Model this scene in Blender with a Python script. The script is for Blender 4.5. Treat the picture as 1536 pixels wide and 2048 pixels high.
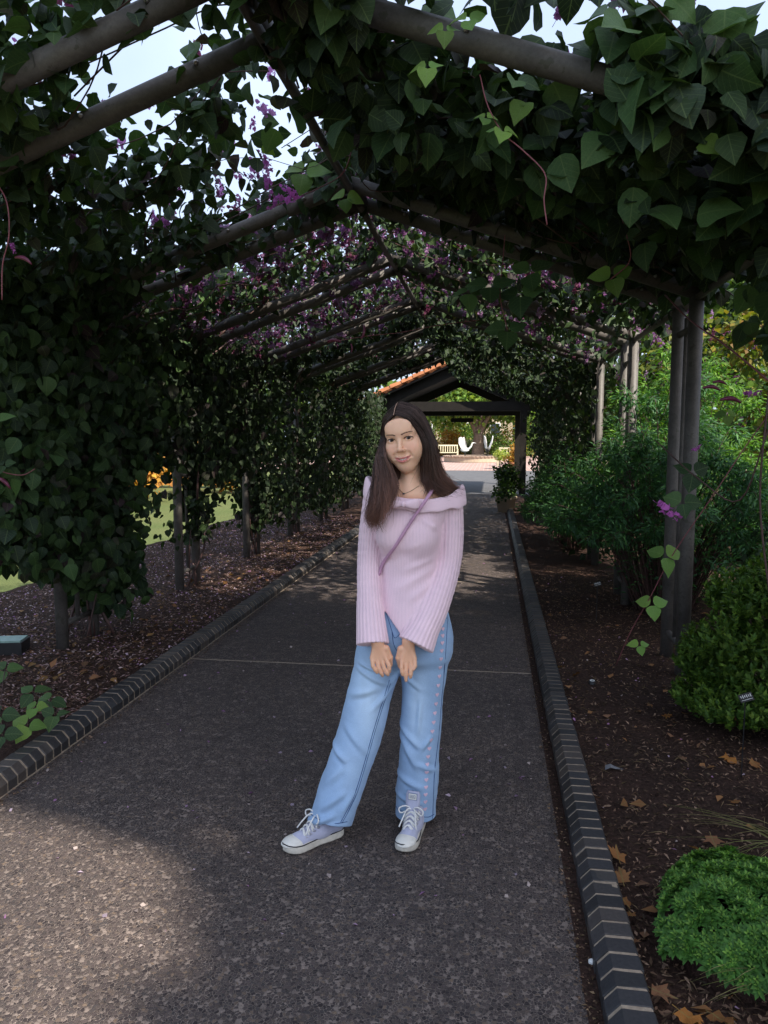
import bpy, bmesh, math, random
import numpy as np
from mathutils import Vector, Matrix

random.seed(7)
rng = np.random.default_rng(11)
R = math.radians
for o in list(bpy.data.objects):
    bpy.data.objects.remove(o)
scene = bpy.context.scene
COL = scene.collection

# ------------------------------------------------------------------ camera
CAMH = 1.535
FPX = 1500.0                       # focal length in pixels of the 1536 px wide photograph
PITCH, YAW = R(5.75), R(8.19)
cam_d = bpy.data.cameras.new('camera')
cam = bpy.data.objects.new('camera', cam_d)
COL.objects.link(cam)
cam_d.sensor_fit = 'HORIZONTAL'
cam_d.sensor_width = 36.0
cam_d.lens = 36.0 * FPX / 1536.0
cam_d.clip_start = 0.05
cam_d.clip_end = 2000.0
cam.location = (0, 0, CAMH)
cam.rotation_euler = (math.pi / 2 - PITCH, 0, YAW)
scene.camera = cam

# ------------------------------------------------------------------ sky and sun
SUN_EL = R(50)
SUN_AZ = R(125)                    # clockwise from +Y (the way the path runs)
world = bpy.data.worlds.new('World')
scene.world = world
world.use_nodes = True
wn, wl = world.node_tree.nodes, world.node_tree.links
wn.clear()
w_out = wn.new('ShaderNodeOutputWorld')
w_bg = wn.new('ShaderNodeBackground')
w_sky = wn.new('ShaderNodeTexSky')
w_sky.sky_type = 'NISHITA'
w_sky.sun_disc = False
w_sky.sun_elevation = SUN_EL
w_sky.sun_rotation = SUN_AZ
w_sky.air_density = 1.0
w_sky.dust_density = 3.0
w_sky.ozone_density = 1.0
w_tc = wn.new('ShaderNodeTexCoord')
w_no = wn.new('ShaderNodeTexNoise')
w_no.inputs['Scale'].default_value = 2.2
w_no.inputs['Detail'].default_value = 5
w_rm = wn.new('ShaderNodeMapRange')
w_rm.inputs[1].default_value = 0.3; w_rm.inputs[2].default_value = 0.7
w_rm.inputs[3].default_value = 0.35; w_rm.inputs[4].default_value = 0.65
w_mx = wn.new('ShaderNodeMix'); w_mx.data_type = 'RGBA'
w_mx.inputs[7].default_value = (7.2, 8.5, 11.0, 1)      # thin high cloud veil
wl.new(w_tc.outputs['Generated'], w_no.inputs['Vector'])
wl.new(w_no.outputs['Fac'], w_rm.inputs[0])
wl.new(w_rm.outputs[0], w_mx.inputs[0])
wl.new(w_sky.outputs[0], w_mx.inputs[6])
wl.new(w_mx.outputs[2], w_bg.inputs[0])
wl.new(w_bg.outputs[0], w_out.inputs[0])
w_bg.inputs[1].default_value = 0.075

sun_d = bpy.data.lights.new('sun', 'SUN')
sun = bpy.data.objects.new('sun', sun_d)
COL.objects.link(sun)
sun_d.energy = 4.2
sun_d.angle = R(0.7)
sun_d.color = (1.0, 0.92, 0.80)
SUNV = Vector((math.sin(SUN_AZ) * math.cos(SUN_EL), math.cos(SUN_AZ) * math.cos(SUN_EL), math.sin(SUN_EL)))
sun.rotation_euler = (-SUNV).to_track_quat('-Z', 'Y').to_euler()
sun.location = (8, 2, 12)

vs = scene.view_settings
vs.view_transform = 'Standard'
vs.look = 'None'
vs.exposure = 1.25
vs.gamma = 1.0
vs.use_curve_mapping = False
scene.cycles.use_denoising = True
scene.cycles.max_bounces = 7
scene.cycles.diffuse_bounces = 3
scene.cycles.glossy_bounces = 2
scene.cycles.transmission_bounces = 4
scene.cycles.sample_clamp_indirect = 6.0

# ------------------------------------------------------------------ helpers
def ray(x, y):
    """direction through a pixel of the 1536x2048 photograph, in world axes"""
    a, b = (x - 768) / FPX, (1024 - y) / FPX
    f = math.cos(PITCH) + b * math.sin(PITCH)
    z = -math.sin(PITCH) + b * math.cos(PITCH)
    return np.array([a * math.cos(YAW) - f * math.sin(YAW), a * math.sin(YAW) + f * math.cos(YAW), z])
def at_y(x, y, Y):
    d = ray(x, y); t = Y / d[1]
    return np.array([0, 0, CAMH]) + d * t
def on_ground(x, y, z=0.0):
    d = ray(x, y); t = (z - CAMH) / d[2]
    return np.array([0, 0, CAMH]) + d * t
def proj(p):
    p = np.atleast_2d(p)
    dx, dy, dz = p[:, 0], p[:, 1], p[:, 2] - CAMH
    r = dx * math.cos(YAW) + dy * math.sin(YAW)
    f = -dx * math.sin(YAW) + dy * math.cos(YAW)
    F = f * math.cos(PITCH) - dz * math.sin(PITCH)
    U = f * math.sin(PITCH) + dz * math.cos(PITCH)
    F = np.where(np.abs(F) < 1e-3, 1e-3, F)
    return 768 + FPX * r / F, 1024 - FPX * U / F, F

def sl(c):
    return tuple(((v / 255) / 12.92 if v / 255 <= 0.04045 else ((v / 255 + 0.055) / 1.055) ** 2.4) for v in c)

def tag(o, label=None, cat=None, group=None, kind=None):
    if label: o['label'] = label
    if cat: o['category'] = cat
    if group: o['group'] = group
    if kind: o['kind'] = kind
    return o
def link(name, me, parent=None, loc=None):
    o = bpy.data.objects.new(name, me)
    COL.objects.link(o)
    if parent is not None: o.parent = parent
    if loc is not None: o.location = loc
    return o
def empty(name, loc=(0, 0, 0), rz=0.0):
    o = bpy.data.objects.new(name, None)
    o.empty_display_size = 0.1
    COL.objects.link(o)
    o.location = loc
    o.rotation_euler = (0, 0, rz)
    return o

def npmesh(name, V, F, mat=None, smooth=False, col=None, uv=None):
    """mesh from an array of vertices and an array of triangles or quads"""
    V = np.asarray(V, dtype=np.float32); F = np.asarray(F, dtype=np.int32)
    me = bpy.data.meshes.new(name)
    n, k = F.shape
    me.vertices.add(len(V)); me.vertices.foreach_set('co', V.ravel())
    me.loops.add(n * k); me.loops.foreach_set('vertex_index', F.ravel())
    me.polygons.add(n)
    me.polygons.foreach_set('loop_start', np.arange(0, n * k, k, dtype=np.int32))
    me.polygons.foreach_set('loop_total', np.full(n, k, dtype=np.int32))
    if smooth: me.polygons.foreach_set('use_smooth', np.ones(n, dtype=bool))
    if col is not None:
        a = me.attributes.new('Col', 'FLOAT_COLOR', 'POINT')
        c = np.ones((len(V), 4), dtype=np.float32); c[:, :3] = col
        a.data.foreach_set('color', c.ravel())
    if uv is not None:
        a = me.attributes.new('luv', 'FLOAT_VECTOR', 'POINT')
        c = np.zeros((len(V), 3), dtype=np.float32); c[:, :2] = uv
        a.data.foreach_set('vector', c.ravel())
    me.update(calc_edges=True)
    if mat: me.materials.append(mat)
    return me

class MB:
    """collects simple shapes into one mesh"""
    def __init__(s): s.v, s.f, s.n = [], [], 0
    def add(s, V, F):
        V = np.asarray(V, float)
        s.v.append(V)
        s.f += [tuple(int(i) + s.n for i in f) for f in F]
        s.n += len(V)
        return s
    def box(s, c, d, rz=0.0, tilt=None):
        hx, hy, hz = d[0] / 2, d[1] / 2, d[2] / 2
        V = np.array([[x, y, z] for x in (-hx, hx) for y in (-hy, hy) for z in (-hz, hz)])
        M = np.array(Matrix.Rotation(rz, 3, 'Z'))
        if tilt is not None: M = M @ np.array(tilt)
        V = V @ M.T + np.array(c)
        return s.add(V, [(0, 1, 3, 2), (4, 6, 7, 5), (0, 4, 5, 1), (2, 3, 7, 6), (0, 2, 6, 4), (1, 5, 7, 3)])
    def tube(s, P, rad, n=12, cap=True):
        P = np.asarray(P, float); m = len(P)
        rad = np.broadcast_to(np.asarray(rad, float), (m,))
        T = np.gradient(P, axis=0); T /= np.linalg.norm(T, axis=1)[:, None] + 1e-9
        up = np.array([0, 0, 1.0])
        if abs(T[0] @ up) > 0.9: up = np.array([1.0, 0, 0])
        A = np.cross(T[0], up); A /= np.linalg.norm(A)
        V = []
        for i in range(m):
            A = A - T[i] * (A @ T[i]); A /= np.linalg.norm(A) + 1e-9
            B = np.cross(T[i], A)
            th = np.arange(n) * 2 * math.pi / n
            V.append(P[i] + rad[i] * (np.cos(th)[:, None] * A + np.sin(th)[:, None] * B))
        V = np.vstack(V)
        F = [(i * n + j, i * n + (j + 1) % n, (i + 1) * n + (j + 1) % n, (i + 1) * n + j) for i in range(m - 1) for j in range(n)]
        if cap: F += [tuple(range(n - 1, -1, -1)), tuple((m - 1) * n + j for j in range(n))]
        return s.add(V, F)
    def lathe(s, prof, n=24, c=(0, 0, 0)):
        prof = np.asarray(prof, float); m = len(prof)
        th = np.arange(n) * 2 * math.pi / n
        V = np.vstack([np.stack([r * np.cos(th), r * np.sin(th), np.full(n, z)], 1) for r, z in prof]) + np.array(c)
        F = [(i * n + j, i * n + (j + 1) % n, (i + 1) * n + (j + 1) % n, (i + 1) * n + j) for i in range(m - 1) for j in range(n)]
        return s.add(V, F)
    def ball(s, c, r, n=10, m=7):
        r = np.broadcast_to(np.asarray(r, float), (3,))
        V = [[0, 0, 1]] + [[math.sin(a) * math.cos(b), math.sin(a) * math.sin(b), math.cos(a)] for a in [math.pi * i / m for i in range(1, m)] for b in [2 * math.pi * j / n for j in range(n)]] + [[0, 0, -1]]
        F = [(0, 1 + j, 1 + (j + 1) % n) for j in range(n)]
        for i in range(m - 2):
            F += [(1 + i * n + j, 1 + (i + 1) * n + j, 1 + (i + 1) * n + (j + 1) % n, 1 + i * n + (j + 1) % n) for j in range(n)]
        e = 1 + (m - 1) * n
        F += [(e, 1 + (m - 2) * n + (j + 1) % n, 1 + (m - 2) * n + j) for j in range(n)]
        return s.add(np.array(V) * r + np.array(c), F)
    def prism(s, poly, z0, z1):
        poly = np.asarray(poly, float); n = len(poly)
        V = np.vstack([np.c_[poly, np.full(n, z0)], np.c_[poly, np.full(n, z1)]])
        F = [(j, (j + 1) % n, n + (j + 1) % n, n + j) for j in range(n)] + [tuple(range(n - 1, -1, -1)), tuple(range(n, 2 * n))]
        return s.add(V, F)
    def mesh(s, name, mat=None, smooth=False, off=(0, 0, 0)):
        me = bpy.data.meshes.new(name)
        V = np.vstack(s.v) - np.array(off)
        me.from_pydata(V.tolist(), [], s.f)
        if smooth: me.polygons.foreach_set('use_smooth', np.ones(len(me.polygons), dtype=bool))
        if mat: me.materials.append(mat)
        me.update()
        return me
    def build(s, name, mat=None, parent=None, smooth=False, off=(0, 0, 0)):
        return link(name, s.mesh(name, mat, smooth, off), parent)

def spline(P, n):
    """Catmull-Rom through the points"""
    P = np.asarray(P, float)
    Q = np.vstack([2 * P[0] - P[1], P, 2 * P[-1] - P[-2]])
    t = np.linspace(0, len(P) - 1 - 1e-6, n)
    i = t.astype(int); u = (t - i)[:, None]
    p0, p1, p2, p3 = Q[i], Q[i + 1], Q[i + 2], Q[i + 3]
    return 0.5 * (2 * p1 + (p2 - p0) * u + (2 * p0 - 5 * p1 + 4 * p2 - p3) * u ** 2 + (3 * p1 - p0 - 3 * p2 + p3) * u ** 3)

_ng = np.random.default_rng(5).random((64, 64))
def noise2(x, y):
    x = np.asarray(x, float); y = np.asarray(y, float)
    xi, yi = np.floor(x).astype(int), np.floor(y).astype(int)
    u, v = x - xi, y - yi
    u = u * u * (3 - 2 * u); v = v * v * (3 - 2 * v)
    g = lambda a, b: _ng[a % 64, b % 64]
    return (g(xi, yi) * (1 - u) + g(xi + 1, yi) * u) * (1 - v) + (g(xi, yi + 1) * (1 - u) + g(xi + 1, yi + 1) * u) * v

# ------------------------------------------------------------------ materials
class NT:
    def __init__(s, name):
        s.m = bpy.data.materials.new(name); s.m.use_nodes = True
        s.n, s.l = s.m.node_tree.nodes, s.m.node_tree.links
        s.b = s.n['Principled BSDF']; s.o = s.n['Material Output']
    def new(s, t, **kw):
        x = s.n.new(t)
        for k, v in kw.items(): setattr(x, k, v)
        return x
    def lk(s, a, b): s.l.new(a, b)
    def noise(s, scale, detail=4, rough=0.55, vec=None):
        x = s.new('ShaderNodeTexNoise')
        x.inputs['Scale'].default_value = scale; x.inputs['Detail'].default_value = detail; x.inputs['Roughness'].default_value = rough
        if vec is None:
            vec = s.coord()
        s.lk(vec, x.inputs['Vector'])
        return x
    def coord(s):
        if not hasattr(s, '_tc'): s._tc = s.new('ShaderNodeTexCoord')
        return s._tc.outputs['Object']
    def ramp(s, fac, stops):
        x = s.new('ShaderNodeValToRGB')
        e = x.color_ramp.elements
        while len(e) < len(stops): e.new(0.5)
        for k, (p, c) in enumerate(stops):
            e[k].position = p; e[k].color = (*c, 1)
        s.lk(fac, x.inputs[0])
        return x.outputs[0]
    def mix(s, fac, a, b, mode='MIX'):
        x = s.new('ShaderNodeMix', data_type='RGBA', blend_type=mode)
        for i, v in ((0, fac), (6, a), (7, b)):
            if isinstance(v, (int, float)): x.inputs[i].default_value = v
            elif isinstance(v, tuple): x.inputs[i].default_value = (*v, 1)
            else: s.lk(v, x.inputs[i])
        return x.outputs[2]
    def math(s, op, a, b=None):
        x = s.new('ShaderNodeMath', operation=op)
        for i, v in ((0, a), (1, b)):
            if v is None: continue
            if isinstance(v, (int, float)): x.inputs[i].default_value = v
            else: s.lk(v, x.inputs[i])
        return x.outputs[0]
    def bump(s, h, strength=0.3, dist=0.01):
        x = s.new('ShaderNodeBump')
        x.inputs['Strength'].default_value = strength; x.inputs['Distance'].default_value = dist
        s.lk(h, x.inputs['Height']); s.lk(x.outputs[0], s.b.inputs['Normal'])
    def base(s, c):
        if isinstance(c, tuple): s.b.inputs['Base Color'].default_value = (*c, 1)
        else: s.lk(c, s.b.inputs['Base Color'])
    def set(s, rough=0.6, spec=0.5, metal=0.0):
        s.b.inputs['Roughness'].default_value = rough
        s.b.inputs['Specular IOR Level'].default_value = spec
        s.b.inputs['Metallic'].default_value = metal

def simple(name, c, rough=0.6, spec=0.4, var=0.25, scale=20.0, bump=0.0, metal=0.0, bscale=None):
    t = NT(name)
    nz = t.noise(scale)
    t.base(t.ramp(nz.outputs['Fac'], [(0.25, tuple(v * (1 - var) for v in c)), (0.75, tuple(min(1, v * (1 + var)) for v in c))]))
    t.set(rough, spec, metal)
    if bump:
        nb = t.noise(bscale or scale * 4, 3)
        t.bump(nb.outputs['Fac'], bump, 0.005)
    return t.m

def leafmat(name, trans=0.35, rough=0.58, spec=0.24, veins=True, rnd=0.35, tint=(1.6, 1.75, 0.7)):
    t = NT(name)
    at = t.new('ShaderNodeAttribute', attribute_name='Col')
    oi = t.new('ShaderNodeObjectInfo')
    c = at.outputs['Color']
    nz = t.noise(23.0, 3)
    c = t.mix(0.45, c, t.ramp(nz.outputs['Fac'], [(0.3, (0.55, 0.55, 0.55)), (0.7, (1.25, 1.25, 1.1))]), 'MULTIPLY')
    if rnd:
        hv = t.new('ShaderNodeHueSaturation')
        mr = t.new('ShaderNodeMapRange')
        mr.inputs[3].default_value = 1 - rnd; mr.inputs[4].default_value = 1 + rnd
        t.lk(oi.outputs['Random'], mr.inputs[0]); t.lk(mr.outputs[0], hv.inputs['Value']); t.lk(c, hv.inputs['Color'])
        c = hv.outputs[0]
    if veins:
        uv = t.new('ShaderNodeAttribute', attribute_name='luv')
        sp = t.new('ShaderNodeSeparateXYZ'); t.lk(uv.outputs['Vector'], sp.inputs[0])
        av = t.math('ABSOLUTE', sp.outputs[1])
        mid = t.math('LESS_THAN', av, 0.018)
        ph = t.math('FRACT', t.math('MULTIPLY', t.math('SUBTRACT', sp.outputs[0], t.math('MULTIPLY', av, 0.75)), 6.0))
        sv = t.math('LESS_THAN', ph, 0.1)
        vv = t.math('MAXIMUM', mid, t.math('MULTIPLY', sv, 0.6))
        c = t.mix(t.math('MULTIPLY', vv, 0.35), c, (0.16, 0.22, 0.08))
        t.bump(t.math('SUBTRACT', nz.outputs['Fac'], vv), 0.25, 0.004)
    t.base(c); t.set(rough, spec)
    tr = t.new('ShaderNodeBsdfTranslucent')
    bright = t.mix(1.0, c, tint, 'MULTIPLY')
    t.lk(bright, tr.inputs[0])
    mx = t.new('ShaderNodeMixShader'); mx.inputs[0].default_value = trans
    t.lk(t.b.outputs[0], mx.inputs[1]); t.lk(tr.outputs[0], mx.inputs[2]); t.lk(mx.outputs[0], t.o.inputs[0])
    return t.m

M = {}
M['leaf'] = leafmat('leaf', trans=0.17)
M['leaf_small'] = leafmat('leaf_small', veins=False, trans=0.3)
M['petal'] = leafmat('petal', veins=False, trans=0.45, rough=0.6, spec=0.2, tint=(1.15, 1.0, 1.15))
M['dry'] = leafmat('dry', trans=0.12, rough=0.75, spec=0.2, rnd=0.25)
M['stem'] = simple('stem', (0.07, 0.035, 0.03), 0.6, var=0.4, scale=40)
M['stem_red'] = simple('stem_red', (0.20, 0.06, 0.07), 0.5, var=0.3, scale=40)
M['pod'] = simple('pod', (0.13, 0.018, 0.05), 0.35, 0.5, var=0.3, scale=30)
t = NT('pipe')
n1, n2, n3 = t.noise(5, 5, 0.65), t.noise(70, 4, 0.7), t.noise(22, 3)
c = t.ramp(n1.outputs['Fac'], [(0.25, (0.060, 0.055, 0.051)), (0.5, (0.098, 0.089, 0.083)), (0.75, (0.140, 0.127, 0.116))])
c = t.mix(0.5, c, t.ramp(n2.outputs['Fac'], [(0.35, (0.65, 0.63, 0.6)), (0.65, (1.2, 1.18, 1.15))]), 'MULTIPLY')
c = t.mix(t.math('MULTIPLY', t.math('GREATER_THAN', n3.outputs['Fac'], 0.64), 0.6), c, (0.05, 0.05, 0.035))
t.base(c); t.set(0.55, 0.35); t.bump(n2.outputs['Fac'], 0.18, 0.003)
M['pipe'] = t.m
M['bolt'] = simple('bolt', (0.35, 0.34, 0.33), 0.35, 0.5, metal=0.8, scale=60)
M['dark_wood'] = simple('dark_wood', (0.014, 0.011, 0.009), 0.7, 0.3, var=0.4, scale=6)  # wood colour lowered to stand for shade on the gable
M['terracotta'] = simple('terracotta', (0.34, 0.13, 0.055), 0.75, 0.3, var=0.35, scale=5, bump=0.2)
M['cream'] = simple('cream', (0.62, 0.57, 0.40), 0.55, 0.4, var=0.1, scale=4)
M['white'] = simple('white', (0.72, 0.72, 0.70), 0.5, 0.4, var=0.1, scale=9)
M['bronze'] = simple('bronze', (0.05, 0.05, 0.045), 0.45, 0.5, var=0.3, scale=9)
M['black_plastic'] = simple('black_plastic', (0.015, 0.015, 0.016), 0.45, 0.5, scale=30)
M['bark'] = simple('bark', (0.17, 0.13, 0.10), 0.85, 0.2, var=0.4, scale=12, bump=0.6)
M['stucco'] = simple('stucco', (0.42, 0.34, 0.25), 0.85, 0.2, var=0.12, scale=3, bump=0.2)
M['glass'] = simple('glass', (0.03, 0.04, 0.05), 0.08, 0.6, var=0.1)
M['orange_wood'] = simple('orange_wood', (0.55, 0.24, 0.05), 0.7, 0.3, var=0.3, scale=8)

# --- exposed aggregate path
t = NT('aggregate')
v1 = t.new('ShaderNodeTexVoronoi', feature='F1'); v1.inputs['Scale'].default_value = 92
v2 = t.new('ShaderNodeTexVoronoi', feature='DISTANCE_TO_EDGE'); v2.inputs['Scale'].default_value = 92
wob = t.noise(70, 3)
wv = t.new('ShaderNodeVectorMath', operation='MULTIPLY_ADD')
t.lk(wob.outputs['Color'], wv.inputs[0]); wv.inputs[1].default_value = (0.011, 0.011, 0.011); t.lk(t.coord(), wv.inputs[2])
for v in (v1, v2): t.lk(wv.outputs[0], v.inputs['Vector'])
sepc = t.new('ShaderNodeSeparateColor'); t.lk(v1.outputs['Color'], sepc.inputs[0])
peb = t.ramp(sepc.outputs[0], [(0.0, (0.024, 0.019, 0.020)), (0.3, (0.052, 0.041, 0.040)), (0.55, (0.078, 0.062, 0.058)), (0.75, (0.040, 0.036, 0.037)), (0.93, (0.088, 0.068, 0.057)), (1.0, (0.15, 0.112, 0.082))])
pit = t.noise(16, 3)
edge = t.new('ShaderNodeMapRange'); edge.inputs[1].default_value = 0.03; edge.inputs[2].default_value = 0.11
t.lk(v2.outputs['Distance'], edge.inputs[0])
lost = t.math('GREATER_THAN', sepc.outputs[1], 0.90)
fac = t.math('MULTIPLY', edge.outputs[0], t.math('SUBTRACT', 1.0, t.math('MULTIPLY', lost, 0.75)))
mort = t.ramp(pit.outputs['Fac'], [(0.3, (0.11, 0.09, 0.08)), (0.7, (0.27, 0.225, 0.195))])
c = t.mix(fac, mort, peb)
big = t.noise(1.3, 4)
c = t.mix(0.55, c, t.ramp(big.outputs['Fac'], [(0.3, (0.66, 0.62, 0.63)), (0.7, (1.18, 1.08, 1.03))]), 'MULTIPLY')
t.base(c); t.set(0.7, 0.35)
hgt = t.math('ADD', t.math('MULTIPLY', fac, 1.0), t.math('MULTIPLY', pit.outputs['Fac'], 0.3))
t.bump(hgt, 0.9, 0.009)
M['aggregate'] = t.m

# --- soil under the mulch
t = NT('soil')
n1, n2 = t.noise(2.2, 5), t.noise(60, 5, 0.7)
c = t.ramp(n2.outputs['Fac'], [(0.3, (0.016, 0.010, 0.008)), (0.55, (0.055, 0.032, 0.024)), (0.8, (0.14, 0.085, 0.062))])
c = t.mix(0.6, c, t.ramp(n1.outputs['Fac'], [(0.3, (0.6, 0.6, 0.6)), (0.7, (1.2, 1.1, 1.1))]), 'MULTIPLY')
t.base(c); t.set(0.9, 0.15); t.bump(n2.outputs['Fac'], 0.9, 0.02)
M['soil'] = t.m
t = NT('lawn')
n1, n2 = t.noise(0.6, 5), t.noise(45, 4, 0.7)
c = t.mix(n1.outputs['Fac'], (0.06, 0.10, 0.03), (0.15, 0.155, 0.07))
c = t.mix(0.6, c, t.ramp(n2.outputs['Fac'], [(0.3, (0.45, 0.45, 0.45)), (0.7, (1.4, 1.4, 1.3))]), 'MULTIPLY')
t.base(c); t.set(0.9, 0.1); t.bump(n2.outputs['Fac'], 0.8, 0.03)
M['lawn'] = t.m
M['asphalt'] = simple('asphalt', (0.085, 0.085, 0.09), 0.8, 0.3, var=0.2, scale=3, bump=0.3, bscale=200)
M['brick'] = None
t = NT('kerb_brick')
oi = t.new('ShaderNodeObjectInfo')
n1 = t.noise(90, 3)
c = t.ramp(oi.outputs['Random'], [(0.0, (0.022, 0.022, 0.024)), (0.35, (0.036, 0.036, 0.040)), (0.6, (0.030, 0.028, 0.029)), (0.8, (0.048, 0.044, 0.044)), (1.0, (0.070, 0.058, 0.052))])
c = t.mix(0.7, c, t.ramp(n1.outputs['Fac'], [(0.3, (0.7, 0.7, 0.7)), (0.75, (1.35, 1.3, 1.25))]), 'MULTIPLY')
geo = t.new('ShaderNodeNewGeometry'); n3 = t.noise(9, 4, 0.6, geo.outputs['Position'])
c = t.mix(t.math('MULTIPLY', t.math('GREATER_THAN', n3.outputs['Fac'], 0.62), 0.3), c, (0.10, 0.085, 0.07))
t.base(c); t.set(0.5, 0.4); t.bump(n1.outputs['Fac'], 0.25, 0.003)
M['brick'] = t.m
M['mortar'] = simple('mortar', (0.30, 0.24, 0.18), 0.9, 0.2, var=0.3, scale=50, bump=0.5, bscale=250)
t = NT('courtyard_brick')
br = t.new('ShaderNodeTexBrick'); br.inputs['Scale'].default_value = 1.0
br.inputs['Color1'].default_value = (0.26, 0.15, 0.13, 1); br.inputs['Color2'].default_value = (0.34, 0.21, 0.18, 1); br.inputs['Mortar'].default_value = (0.4, 0.34, 0.3, 1)
br.inputs['Brick Width'].default_value = 0.4; br.inputs['Row Height'].default_value = 0.2; br.inputs['Mortar Size'].default_value = 0.02
t.lk(t.coord(), br.inputs['Vector']); t.base(br.outputs[0]); t.set(0.8, 0.3)
M['courtyard'] = t.m
# ================================================================== the setting
XR = float(on_ground(1100, 1500)[0])
XL = float(on_ground(200, 1449)[0])
YJ = float(on_ground(700, 1331)[1])
KW = 0.118
PX = -0.91                                  # pergola axis
POSTL, POSTR = -3.02, 1.21
EAVE, RIDGE = 2.40, 3.13
PAIRS = [(2.66, 3.10)] + [(4.86 + 2.04 * k, 5.28 + 2.04 * k) for k in range(6)]

def sheet(name, x0, x1, y0, y1, z, mat, nx=2, ny=2, amp=0.0, sc=1.0, parent=None):
    xs, ys = np.linspace(x0, x1, nx), np.linspace(y0, y1, ny)
    X, Y = np.meshgrid(xs, ys, indexing='ij')
    Z = np.full(X.shape, z) + (noise2(X * sc + 31, Y * sc + 17) - 0.5) * amp + (noise2(X * sc * 3 + 3, Y * sc * 3 + 7) - 0.5) * amp * 0.4
    V = np.stack([X, Y, Z], -1).reshape(-1, 3)
    I = np.arange(nx * ny).reshape(nx, ny)
    F = np.stack([I[:-1, :-1], I[1:, :-1], I[1:, 1:], I[:-1, 1:]], -1).reshape(-1, 4)
    return link(name, npmesh(name, V, F, mat, smooth=True), parent)

tag(sheet('ground', -400, 400, -200, 600, -0.09, M['lawn'], 2, 2), kind='structure')
path = tag(sheet('path', XL - 0.02, XR + 0.02, -3, 20.3, -0.0012, M['mortar']), kind='structure')
tag(sheet('gutter_strip', XR - 0.030, XR + 0.016, -3, 20.2, 0.0008, M['soil'], 2, 60), kind='structure')
ys = [-3.0, YJ] + [YJ + 3.05 * k for k in range(1, 5)] + [20.3]
for a, b in zip(ys[:-1], ys[1:]):
    mb = MB(); mb.box(((XL + XR - 0.012) / 2, (a + b) / 2, -0.03), (XR - XL - 0.028, b - a - 0.022, 0.06))
    o = mb.build('concrete_slab', M['aggregate'], path)
tag(sheet('garden_road', -4.2, 2.6, 20.3, 34.5, -0.02, M['asphalt'], 2, 2), kind='structure')
tag(sheet('courtyard', -14, 14, 34.5, 62, -0.014, M['courtyard'], 2, 2), kind='structure')
bedL = tag(sheet('left_planting_bed', -4.7, XL - KW + 0.01, -3, 20, 0.035, M['soil'], 40, 240, 0.05, 2.0), kind='structure')
bedR = tag(sheet('right_planting_bed', XR + KW - 0.01, 7.5, -3, 20, 0.03, M['soil'], 70, 240, 0.05, 2.0), kind='structure')

# --- brick kerbs: every brick its own piece, the far ones joined
SEC = [(0.0, -0.03), (0.0, 0.040), (0.034, 0.078), (KW - 0.006, 0.078), (KW, 0.072), (KW, -0.03)]
PITCHB = 0.069
def brick_mesh(name, sgn, jit):
    mb = MB(); h = (PITCHB - 0.0112) / 2; bv = 0.0025
    pts = np.array(SEC); n = len(pts); cc = pts.mean(0)
    V = []
    for y, s in ((-h, 0.965), (-h + bv, 1.0), (h - bv, 1.0), (h, 0.965)):
        q = cc + (pts - cc) * s + rng.normal(0, jit, pts.shape)
        V += [[sgn * a, y, b] for a, b in q]
    F = []
    for i in range(3):
        F += [(i * n + j, i * n + (j + 1) % n, (i + 1) * n + (j + 1) % n, (i + 1) * n + j) for j in range(n)]
    F += [tuple(range(n - 1, -1, -1)), tuple(3 * n + j for j in range(n))]
    if sgn < 0: F = [f[::-1] for f in F]
    mb.add(V, F)
    return mb.mesh(name, M['brick'])
def kerb(name, x, sgn, y0, n_one):
    mb = MB()
    pts = np.array(SEC); q = pts.mean(0) + (pts - pts.mean(0)) * 0.945
    poly = [(sgn * a, b) for a, b in q]
    V = [[x + a, yy, b] for yy in (-3, 20.2) for a, b in poly]; n = len(poly)
    F = [(j, (j + 1) % n, n + (j + 1) % n, n + j) for j in range(n)]
    mb.add(V, F if sgn < 0 else [f[::-1] for f in F])
    k = tag(mb.build(name, M['mortar']), kind='structure')
    kinds = [brick_mesh('brick', sgn, 0.0007) for _ in range(6)]
    for i in range(n_one):
        o = link('brick', kinds[int(rng.integers(6))], k, (x + float(rng.normal(0, 0.0010)), y0 + i * PITCHB + float(rng.normal(0, 0.0008)), float(rng.normal(0, 0.0004))))
        o.rotation_euler = (0, 0, float(rng.normal(0, 0.009)))
    far = MB(); y = y0 + n_one * PITCHB
    base = np.array([v.co for v in kinds[0].vertices]); fc = [tuple(p.vertices) for p in kinds[0].polygons]
    while y < 20.1:
        far.add(base + np.array([x, y, rng.normal(0, 0.001)]), fc); y += PITCHB
    y = y0 - PITCHB
    while y > -2.9:
        far.add(base + np.array([x, y, 0]), fc); y -= PITCHB
    tag(far.build('brick_row', M['brick'], k), kind='stuff')
    return k
kerb('right_kerb', XR + 0.012, 1, 1.55, 170)
kerb('left_kerb', XL - 0.004, -1, 2.55, 150)

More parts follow.
